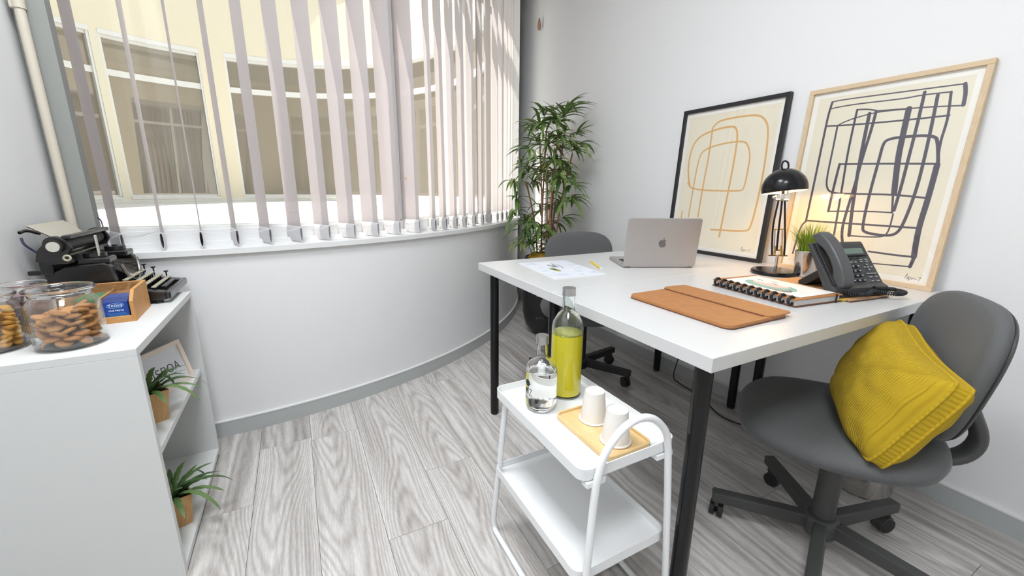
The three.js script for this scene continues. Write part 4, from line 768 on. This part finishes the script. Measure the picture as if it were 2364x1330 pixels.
// framed word print on the shelf
{
  const A = V(-1.29, SH, 2.319), B = V(-1.165, SH, 2.381), ax = B.clone().sub(A).normalize();   // bottom edge, from the room end inwards
  const w = 0.205, h = 0.152, t = thing('small_frame', 'small pale wooden frame with the word LISBOA on the bookcase shelf', 'picture', [A.x, SH, A.z]);
  t.rotation.order = 'YXZ'; t.rotation.y = Math.atan2(-ax.z, ax.x) + Math.PI; t.rotation.x = -0.24;   // local -x runs inwards, +z faces the room
  const wm = std([0.80, 0.69, 0.60], 0.6), fw = 0.016;
  for (const [gw, gh, gx, gy] of [[w, fw, -w / 2, fw / 2], [w, fw, -w / 2, h - fw / 2], [fw, h - 2 * fw, -fw / 2, h / 2], [fw, h - 2 * fw, -w + fw / 2, h / 2]]) part('frame_rail', rbox(gw, gh, 0.016, 0.001, gx, gy, -0.008), wm, t);
  const tex = canvasTex(700, 500, (c, W, H) => { c.fillStyle = '#dfe1e4'; c.fillRect(0, 0, W, H); c.fillStyle = '#33363c'; c.font = '165px sans-serif'; c.textAlign = 'center'; c.fillText('LISBOA', W / 2, H * 0.66); c.lineWidth = 4; c.strokeStyle = '#33363c'; c.beginPath(); c.moveTo(60, H * 0.72); c.quadraticCurveTo(W * 0.6, H * 0.68, W * 0.97, H * 0.8); c.stroke(); });
  part('print', new THREE.PlaneGeometry(w - 2 * fw + 0.002, h - 2 * fw + 0.002).translate(-w / 2, h / 2, -0.006), std([1, 1, 1], 0.7, { map: tex }), t);
  part('backing', box(w - 0.004, h - 0.004, 0.003, -w / 2, h / 2, -0.0135), std([0.3, 0.24, 0.17], 0.9), t);
}
// small leafy plants in wooden pots
function leafyPot(label, pos, turn, s) {
  const t = thing('potted_succulent', label, 'plant', pos, turn, 'plants in square wooden pots'); srand(s);
  const wt = std([1, 1, 1], 0.6, { map: oakPot });
  const a = 0.031, b = 0.043, h = 0.105;
  const side = (q) => surf((u, v) => { const k = a + (b - a) * v; const p = [(u * 2 - 1) * k, v * h, k]; const c = Math.cos(q), n = Math.sin(q); return [p[0] * c + p[2] * n, p[1], -p[0] * n + p[2] * c]; }, 1, 1);
  const inner = (q) => surf((u, v) => { const k = a + (b - a) * (1 - v) - 0.004; const p = [(u * 2 - 1) * k, (1 - v) * h, k]; const c = Math.cos(q), n = Math.sin(q); return [p[0] * c + p[2] * n, p[1], -p[0] * n + p[2] * c]; }, 1, 1);
  for (let i = 0; i < 4; i++) part('pot_side', [side(i * Math.PI / 2), inner(i * Math.PI / 2), box(b * 2, 0.0006, 0.0045).translate(0, h - 0.0003, b - 0.00225).rotateY(i * Math.PI / 2)], wt, t);
  part('pot_base', box(a * 2, 0.004, a * 2, 0, 0.002, 0), wt, t);
  part('soil', box(b * 1.8, 0.004, b * 1.8, 0, h - 0.014, 0), std([0.06, 0.045, 0.03], 0.95), t);
  const lg = [0.10, 0.13, 0.155].map((L, k) => surf((u, v) => { const sd = u - 0.5, w = 0.017 * Math.sin(Math.PI * Math.min(1, v * 0.92 + 0.08)) ** 0.7 * (1 + 0.18 * Math.sin(v * 38)); const q = (0.55 + 0.35 * k) * v; return [sd * w, L * v * Math.cos(q), L * v * Math.sin(q) + Math.abs(sd) * w * 0.4]; }, 2, 16));
  const lm = ['#4f6f3c', '#41602f', '#67824c', '#5a7a3f'].map((c) => phy(c, 0.5, { side: THREE.DoubleSide, transmission: 0.15, thickness: 0 }));
  for (let i = 0; i < 26; i++) { const an = i * 2.4, q = i / 26, m = part('leaf', lg[i % 3], lm[i % 4], t, [Math.sin(an) * 0.018 * q, h - 0.014, Math.cos(an) * 0.018 * q]); m.rotation.order = 'YXZ'; m.rotation.y = an; m.rotation.x = 0.15 + 0.62 * q; }
  return t;
}
const oakPot = dataTex(128, 128, (u, v) => { const k = 0.5 + 0.35 * n2(u * 14, v * 1.6) + 0.15 * n2(u * 60, v * 6); return [214 - 24 * k, 172 - 28 * k, 118 - 28 * k]; });
leafyPot('small leafy plant in a wooden pot on the upper bookcase shelf by the frame', [-0.985, SH, 2.372], 0.5, 5).scale.setScalar(0.92);
leafyPot('small leafy plant in a wooden pot on the bottom bookcase shelf', [-0.965, 0.0296, 2.362], 0.35, 9);

// ------------------------------------------------------------------ glass jars with biscuits
function jar(label, pos, R, H, lid) {
  const t = thing('glass_jar', label, 'jar', pos, 0, 'glass storage jars'); const w = 0.003;
  const o = [[0, 0], [R - 0.010, 0], [R - 0.001, 0.006], [R, 0.016], [R, H * 0.70], [R - 0.004, H * 0.77], [R * 0.83, H * 0.835], [R * 0.80, H * 0.87], [R * 0.83, H * 0.92], [R * 0.95, H * 0.955], [R * 0.965, H * 0.98], [R * 0.93, H]];
  const i = [[R * 0.86, H * 0.99], [R * 0.84, H * 0.96], [R * 0.79, H * 0.92], [R * 0.76, H * 0.87], [R * 0.79, H * 0.82], [R - 0.007 - w * 0.5, H * 0.755], [R - w, H * 0.69], [R - w, 0.017], [R - 0.011, 0.0065], [0, 0.0065]];
  part('glass', lathe([o[2], o[3], o[4], o[5], o[6], o[7], ...i.slice(3, 8).map(([r, y]) => [r, y])].concat([[R - 0.004, 0.008]]), 56), clearGlass, t);
  part('rim', lathe([[R * 0.80, H * 0.872], [R * 0.83, H * 0.92], [R * 0.95, H * 0.955], [R * 0.965, H * 0.98], [R * 0.93, H], [R * 0.86, H * 0.99], [R * 0.84, H * 0.96], [R * 0.79, H * 0.92], [R * 0.76, H * 0.872], [R * 0.80, H * 0.872]], 56), solidGlass, t);
  part('base', lathe([[0, 0], [R - 0.010, 0], [R - 0.001, 0.006], [R - 0.004, 0.0075], [0, 0.006]], 56), solidGlass, t);
  if (lid) part('glass_lid', lathe([[0, H * 0.985], [R * 0.84, H * 0.985], [R * 0.9, H * 1.0], [R * 0.92, H * 1.03], [R * 0.6, H * 1.06], [0.016, H * 1.075], [0.018, H * 1.12], [0.013, H * 1.15], [0, H * 1.155]], 40), clearGlass, t);
  return t;
}
const cookieTex = dataTex(128, 128, (u, v) => { const k = 0.5 + 0.3 * n2(u * 7, v * 7) + 0.2 * n2(u * 30, v * 30); return [214 - 34 * k, 160 - 40 * k, 98 - 34 * k]; });
const cookieM = [std([1, 1, 1], 0.85, { map: cookieTex, bumpMap: fineNoise, bumpScale: 0.001 }), std([0.82, 0.78, 0.72], 0.85, { map: cookieTex }), std([1.0, 1.08, 1.2], 0.85, { map: cookieTex })];
{
  const J = [-0.862, BT, 2.452], R = 0.066, H = 0.146;
  jar('open glass jar of round brown biscuits on the bookcase', J, R, H, false);
  const cg = pad(0.0165, 0.0165, 2, [[0.003, -0.0036], [0.0005, -0.003], [0, 0], [0.0005, 0.002], [0.003, 0.0036], [0.009, 0.0044]], 18);
  srand(808); let n = 0;
  for (let L = 0; L < 8; L++) for (let k = 0; k < (L < 7 ? 9 : 4); k++) {
    const ring = k < 7 ? 1 : 0, a = ring ? k / 7 * 6.283 + L * 0.5 : (k - 7) * 3.14 + L, q = ring ? R - 0.0235 - rnd() * 0.003 : 0.014;
    const m = solo('biscuit', cg, cookieM[Math.floor(rnd() * rnd() * 3)], 'round brown biscuit inside the open glass jar', 'biscuit', [J[0] + Math.cos(a) * q, J[1] + 0.017 + L * 0.0105 + (ring ? 0.002 * Math.sin(k * 2.1) : 0), J[2] + Math.sin(a) * q], 0, 'biscuits in the open jar');
    m.rotation.set((rnd() - 0.5) * (ring ? 1.1 : 0.5), rnd() * 3, (rnd() - 0.5) * (ring ? 1.1 : 0.5)); n++;
  }
}
{
  const J = [-0.893, BT, 2.598], R = 0.058, H = 0.135;
  jar('glass jar of yellow crackers at the left edge of the bookcase', J, R, H, true);
  const g0 = pad(0.014, 0.011, 2.6, [[0.004, -0.0045], [0.0, 0.0], [0.003, 0.0045], [0.008, 0.0055]], 12, (x, y, z) => [x, y + x * x * 8, z]);
  const ym = [std('#d9a24a', 0.8), std('#c98f3c', 0.8), std('#e3b35f', 0.8)]; srand(55);
  for (let L = 0; L < 9; L++) for (let k = 0; k < 9; k++) { const ring = k < 7, a = (ring ? k / 7 : k / 2) * 6.283 + L * 0.8, q = ring ? R - 0.02 - rnd() * 0.003 : 0.012; const m = solo('cracker', g0, ym[Math.floor(rnd() * 3)], 'small yellow cracker inside the lidded jar at the left edge', 'cracker', [J[0] + Math.cos(a) * q, J[1] + 0.015 + L * 0.0098, J[2] + Math.sin(a) * q], 0, 'crackers in the lidded jar'); m.rotation.set(rr(-0.6, 0.6), rnd() * 3, rr(-0.6, 0.6)); }
}
{
  const J = [-1.0, BT, 2.572], R = 0.05, H = 0.138;
  jar('glass jar holding coffee capsules, half hidden behind the biscuit jar', J, R, H, false);
  const cap = lathe([[0, 0], [0.011, 0], [0.0145, 0.022], [0.0185, 0.0225], [0.0185, 0.0238], [0, 0.0245]], 20);
  const cm = [std('#1c1418', 0.3, { metalness: 0.6 }), std('#7c3f3c', 0.35, { metalness: 0.6 }), std('#b98f88', 0.35, { metalness: 0.6 }), std('#8f6a72', 0.35, { metalness: 0.6 })]; srand(12);
  for (let L = 0; L < 4; L++) for (let k = 0; k < 4; k++) { const a = k * 1.571 + L * 0.7, m = solo('coffee_capsule', cap, cm[L === 0 ? 0 : 1 + Math.floor(rnd() * 3)], 'coffee capsule inside the jar behind the biscuit jar', 'capsule', [J[0] + Math.cos(a) * 0.025, J[1] + 0.009 + L * 0.0255, J[2] + Math.sin(a) * 0.025], 0, 'capsules in the jar'); }
}
// ------------------------------------------------------------------ wooden tea box
{
  const t = thing('tea_box', 'wooden tea box with a clear lid on the bookcase', 'box', [-1.025, BT, 2.372], 0.05);
  const wm = std([1, 1, 1], 0.55, { map: oakTea() }), D = 0.178, Wd = 0.152, H0 = 0.088;   // local: x back from the front face, z away from the room
  function oakTea() { return dataTex(256, 64, (u, v) => { const k = 0.5 + 0.35 * n2(u * 2, v * 9) + 0.15 * n2(u * 12, v * 50); return [215 - 26 * k, 163 - 30 * k, 101 - 30 * k]; }); }
  const sideShape = () => { const s = new THREE.Shape(); s.moveTo(0, 0); s.lineTo(-D, 0); s.lineTo(-D, H0); s.lineTo(-0.035, H0); s.lineTo(0, 0.06); s.closePath(); return s; };
  for (const z of [0, Wd - 0.009]) part('side_panel', extr(sideShape(), 0.009, 0.001).translate(0, 0, z), wm, t);
  part('front_rail', rbox(0.008, 0.018, Wd - 0.018, 0.001, -0.004, 0.009, Wd / 2), wm, t);
  part('back_panel', box(0.007, H0, Wd - 0.018, -D + 0.0035, H0 / 2, Wd / 2), wm, t);
  part('floor_board', box(D - 0.02, 0.004, Wd - 0.018, -D / 2, 0.004, Wd / 2), wm, t);
  part('divider', [extr((() => { const s = new THREE.Shape(); s.moveTo(-0.004, 0.006); s.lineTo(-D + 0.008, 0.006); s.lineTo(-D + 0.008, 0.07); s.lineTo(-0.03, 0.07); s.lineTo(-0.004, 0.05); s.closePath(); return s; })(), 0.005).translate(0, 0, Wd / 2 - 0.0025)], wm, t);
  const ac = phy([0.97, 0.98, 0.98], 0.02, { transmission: 1, thickness: 0, ior: 1.45 });
  part('clear_lid', [new THREE.PlaneGeometry(Wd - 0.02, 0.0435).rotateY(Math.PI / 2).translate(0, 0, 0), ].map((g) => g.rotateZ(0.88).translate(-0.0175, 0.0745, Wd / 2)).concat([new THREE.PlaneGeometry(Wd - 0.02, D - 0.045).rotateX(-Math.PI / 2).rotateY(Math.PI / 2).translate(-D / 2 - 0.018, H0 - 0.001, Wd / 2)]), ac, t);
  part('lid_edge', box(0.003, 0.003, Wd - 0.02, -0.034, H0 - 0.001, Wd / 2), ac, t);
  const tea = (bg, band) => canvasTex(256, 256, (c, W, H) => { c.fillStyle = bg; c.fillRect(0, 0, W, H); c.fillStyle = band; c.fillRect(0, 205, W, 51); c.fillStyle = '#4aa0d8'; for (let i = 0; i < 5; i++) { c.globalAlpha = 0.35; c.fillRect(20 + i * 9, 160 + i * 9, 200, 10); } c.globalAlpha = 1;
    c.strokeStyle = '#9fd4f2'; c.lineWidth = 5; c.beginPath(); c.ellipse(128, 58, 88, 34, -0.08, 0, 7); c.stroke(); c.fillStyle = '#e9f4fb'; c.font = 'bold 50px serif'; c.textAlign = 'center'; c.fillText('Tetley', 128, 74); c.font = 'bold 30px sans-serif'; c.fillText('CHÁ PRETO', 128, 140); });
  const blue = std([1, 1, 1], 0.35, { map: tea('#22489c', '#3a9bd0') }), blueS = std('#1d3c86', 0.4), greenM = std('#3c7a44', 0.4);
  for (let i = 0; i < 9; i++) { const p = thing('tea_packet', i ? 'blue tea packet standing behind the front one in the tea box' : 'front blue tea packet with white lettering in the tea box', 'tea packet', [-1.025, BT, 2.372], 0.05, 'tea packets'); const x = -0.014 - i * 0.009; part('sachet', rbox(0.006, 0.056, 0.056, 0.002, x, 0.0345 + (i ? 0.006 * Math.min(i, 3) / 3 : 0), 0.042), blueS, p); part('label_print', new THREE.PlaneGeometry(0.053, 0.053).rotateY(Math.PI / 2).translate(x + 0.0033, 0.0345 + (i ? 0.006 * Math.min(i, 3) / 3 : 0), 0.042), blue, p); }
  for (let i = 0; i < 8; i++) { const p = thing('tea_packet', 'green tea packet in the rear compartment of the tea box', 'tea packet', [-1.025, BT, 2.372], 0.05, 'green tea packets'); part('sachet', rbox(0.006, 0.056, 0.056, 0.002, -0.06 - i * 0.011, 0.038, 0.109), greenM, p); }
}
// ------------------------------------------------------------------ vintage typewriter
{
  const t = thing('typewriter', 'vintage black typewriter on top of the bookcase', 'typewriter', [-1.345, BT, 2.485]);
  // local: -z towards the room (keyboard), x along the carriage (+x = near end)
  const E = phy([0.010, 0.010, 0.010], 0.28, { clearcoat: 0.5, clearcoatRoughness: 0.2 }), W = 0.125, cream = std([0.52, 0.48, 0.36], 0.5), worn = std([0.35, 0.34, 0.32], 0.35, { metalness: 0.9 });
  const prof = new THREE.Shape(); prof.moveTo(-0.145, 0.012); prof.lineTo(-0.145, 0.034); prof.lineTo(-0.138, 0.04); prof.lineTo(-0.03, 0.062); prof.lineTo(-0.022, 0.13); prof.quadraticCurveTo(-0.018, 0.145, -0.002, 0.147); prof.lineTo(0.08, 0.142); prof.lineTo(0.10, 0.13); prof.lineTo(0.13, 0.125); prof.lineTo(0.135, 0.02); prof.lineTo(0.05, 0.012); prof.closePath();
  for (const s of [-1, 1]) part('side_frame', extr(prof, 0.03, 0.004).rotateY(-Math.PI / 2).translate(s > 0 ? W : -W + 0.03, 0, 0), E, t);
  part('base_tray', rbox(2 * W - 0.03, 0.012, 0.25, 0.004, 0, 0.018, 0), E, t);
  part('front_bar', [rbox(2 * W + 0.004, 0.026, 0.016, 0.006, 0, 0.027, -0.148)], E, t);
  part('space_bar', rbox(0.13, 0.008, 0.014, 0.003, 0, 0.045, -0.126), E, t);
  part('feet', [-1, 1].flatMap((a) => [-1, 1].map((b) => cyl(0.011, 0.013, 0.014, 14, a * 0.105, 0.007, b * 0.118))), M.blackMatte, t);
  for (let r = 0; r < 4; r++) for (let c = 0; c < 10; c++) {
    const x = -0.094 + c * 0.0205 + r * 0.004, y = 0.052 + r * 0.011, z = -0.108 + r * 0.0215;
    const k = part('key', [cyl(0.0075, 0.0075, 0.0035, 16, x, y, z)], cream, t); part('key_stem', [cyl(0.0082, 0.0082, 0.002, 16, x, y - 0.0022, z), box(0.002, 0.028, 0.004, x, y - 0.015, z)], M.black, k);
  }
  for (const [x, y, z] of [[-0.112, 0.07, -0.1], [-0.112, 0.088, -0.065], [-0.112, 0.1, -0.04]]) part('lever_key', [cyl(0.008, 0.006, 0.004, 12, x, y, z), box(0.003, 0.03, 0.004, x, y - 0.015, z)], M.black, t);
  // type basket: a half ring of type bars
  const bars = []; for (let i = 0; i <= 28; i++) { const a = (i / 28) * Math.PI; bars.push(rod([Math.cos(a) * 0.068, 0.128 - 0.052 * Math.sin(a) * 0.9, -0.028 - 0.012 * Math.sin(a)], [Math.cos(a) * 0.02, 0.138 - 0.03 * Math.sin(a), 0.012], 0.0011, 4)); }
  part('type_bars', bars, worn, t).userData.kind = 'stuff';
  part('basket_ring', tube(Array.from({ length: 13 }, (_, i) => { const a = i / 12 * Math.PI; return [Math.cos(a) * 0.075, 0.134 - 0.066 * Math.sin(a), -0.033 - 0.012 * Math.sin(a)]; }), 0.006, 40, 8), worn, t);
  for (const s of [-1, 1]) part('ribbon_cover', rbox(0.07, 0.02, 0.075, 0.006, s * 0.082, 0.153, 0.018), E, t);
  for (const s of [-1, 1]) part('ribbon_spool', [cyl(0.028, 0.028, 0.012, 28, s * 0.085, 0.17, 0.02), cyl(0.008, 0.008, 0.018, 14, s * 0.085, 0.172, 0.02)], E, t);
  part('ribbon_guard', rbox(0.012, 0.065, 0.004, 0.0015, 0.104, 0.20, 0.004), std([0.55, 0.53, 0.48], 0.4), t);
  // carriage
  const cg = part('carriage', [rbox(0.30, 0.03, 0.06, 0.006, 0.0, 0.168, 0.085), rbox(0.30, 0.012, 0.02, 0.004, 0, 0.232, 0.055), ...[-1, 1].map((q) => { const e = new THREE.Shape(); e.moveTo(-0.048, 0.158); e.lineTo(-0.058, 0.178); e.lineTo(-0.046, 0.2); e.quadraticCurveTo(-0.05, 0.228, -0.074, 0.237); e.quadraticCurveTo(-0.104, 0.238, -0.108, 0.212); e.lineTo(-0.122, 0.196); e.lineTo(-0.13, 0.165); e.lineTo(-0.1, 0.155); e.closePath(); return extr(e, 0.012, 0.003).rotateY(Math.PI / 2).translate(q * 0.148 - 0.006, 0, 0); }), rbox(0.26, 0.05, 0.03, 0.006, 0, 0.145, 0.12)], E, t);
  part('platen', cyl(0.021, 0.021, 0.27, 28).rotateZ(Math.PI / 2).translate(0, 0.208, 0.078), std([0.05, 0.05, 0.05], 0.5), cg);
  for (const s of [-1, 1]) { part('platen_knob', [cyl(0.019, 0.019, 0.014, 28).rotateZ(Math.PI / 2).translate(s * 0.163, 0.208, 0.078)], E, cg); part('knob_cap', cyl(0.0145, 0.0145, 0.005, 24).rotateZ(Math.PI / 2).translate(s * 0.1715, 0.208, 0.078), std([0.62, 0.60, 0.52], 0.5), cg); }
  part('paper_bail', rod([-0.13, 0.236, 0.05], [0.13, 0.236, 0.05], 0.0032), worn, cg);
  const pt = surf((u, v) => [(u - 0.5) * (0.20 + 0.03 * v), 0.222 + 0.045 * v, 0.09 + 0.055 * v], 6, 4);
  part('paper_table', [pt, pt.clone().translate(0, -0.002, 0.002)], std([0.50, 0.46, 0.38], 0.45, { side: THREE.DoubleSide }), cg);
  part('return_lever', [tube([[0.14, 0.245, 0.11], [0.165, 0.256, 0.125], [0.18, 0.252, 0.135]], 0.0045, 12, 7)], E, cg);
  part('margin_lever', [tube([[0.142, 0.19, 0.125], [0.15, 0.215, 0.142], [0.145, 0.235, 0.148]], 0.003, 12, 6), tube([[-0.12, 0.24, 0.05], [-0.13, 0.262, 0.055], [-0.126, 0.272, 0.06]], 0.0022, 10, 6)], std([0.03, 0.035, 0.09], 0.4), cg);
  part('rear_lever', [rbox(0.012, 0.014, 0.05, 0.004, 0.105, 0.125, 0.145)], E, t);
  part('gear', [new THREE.TorusGeometry(0.0075, 0.003, 8, 18).rotateY(Math.PI / 2).translate(0.1555, 0.172, 0.06)], cream, cg);
}
renderer.render(scene, camera);
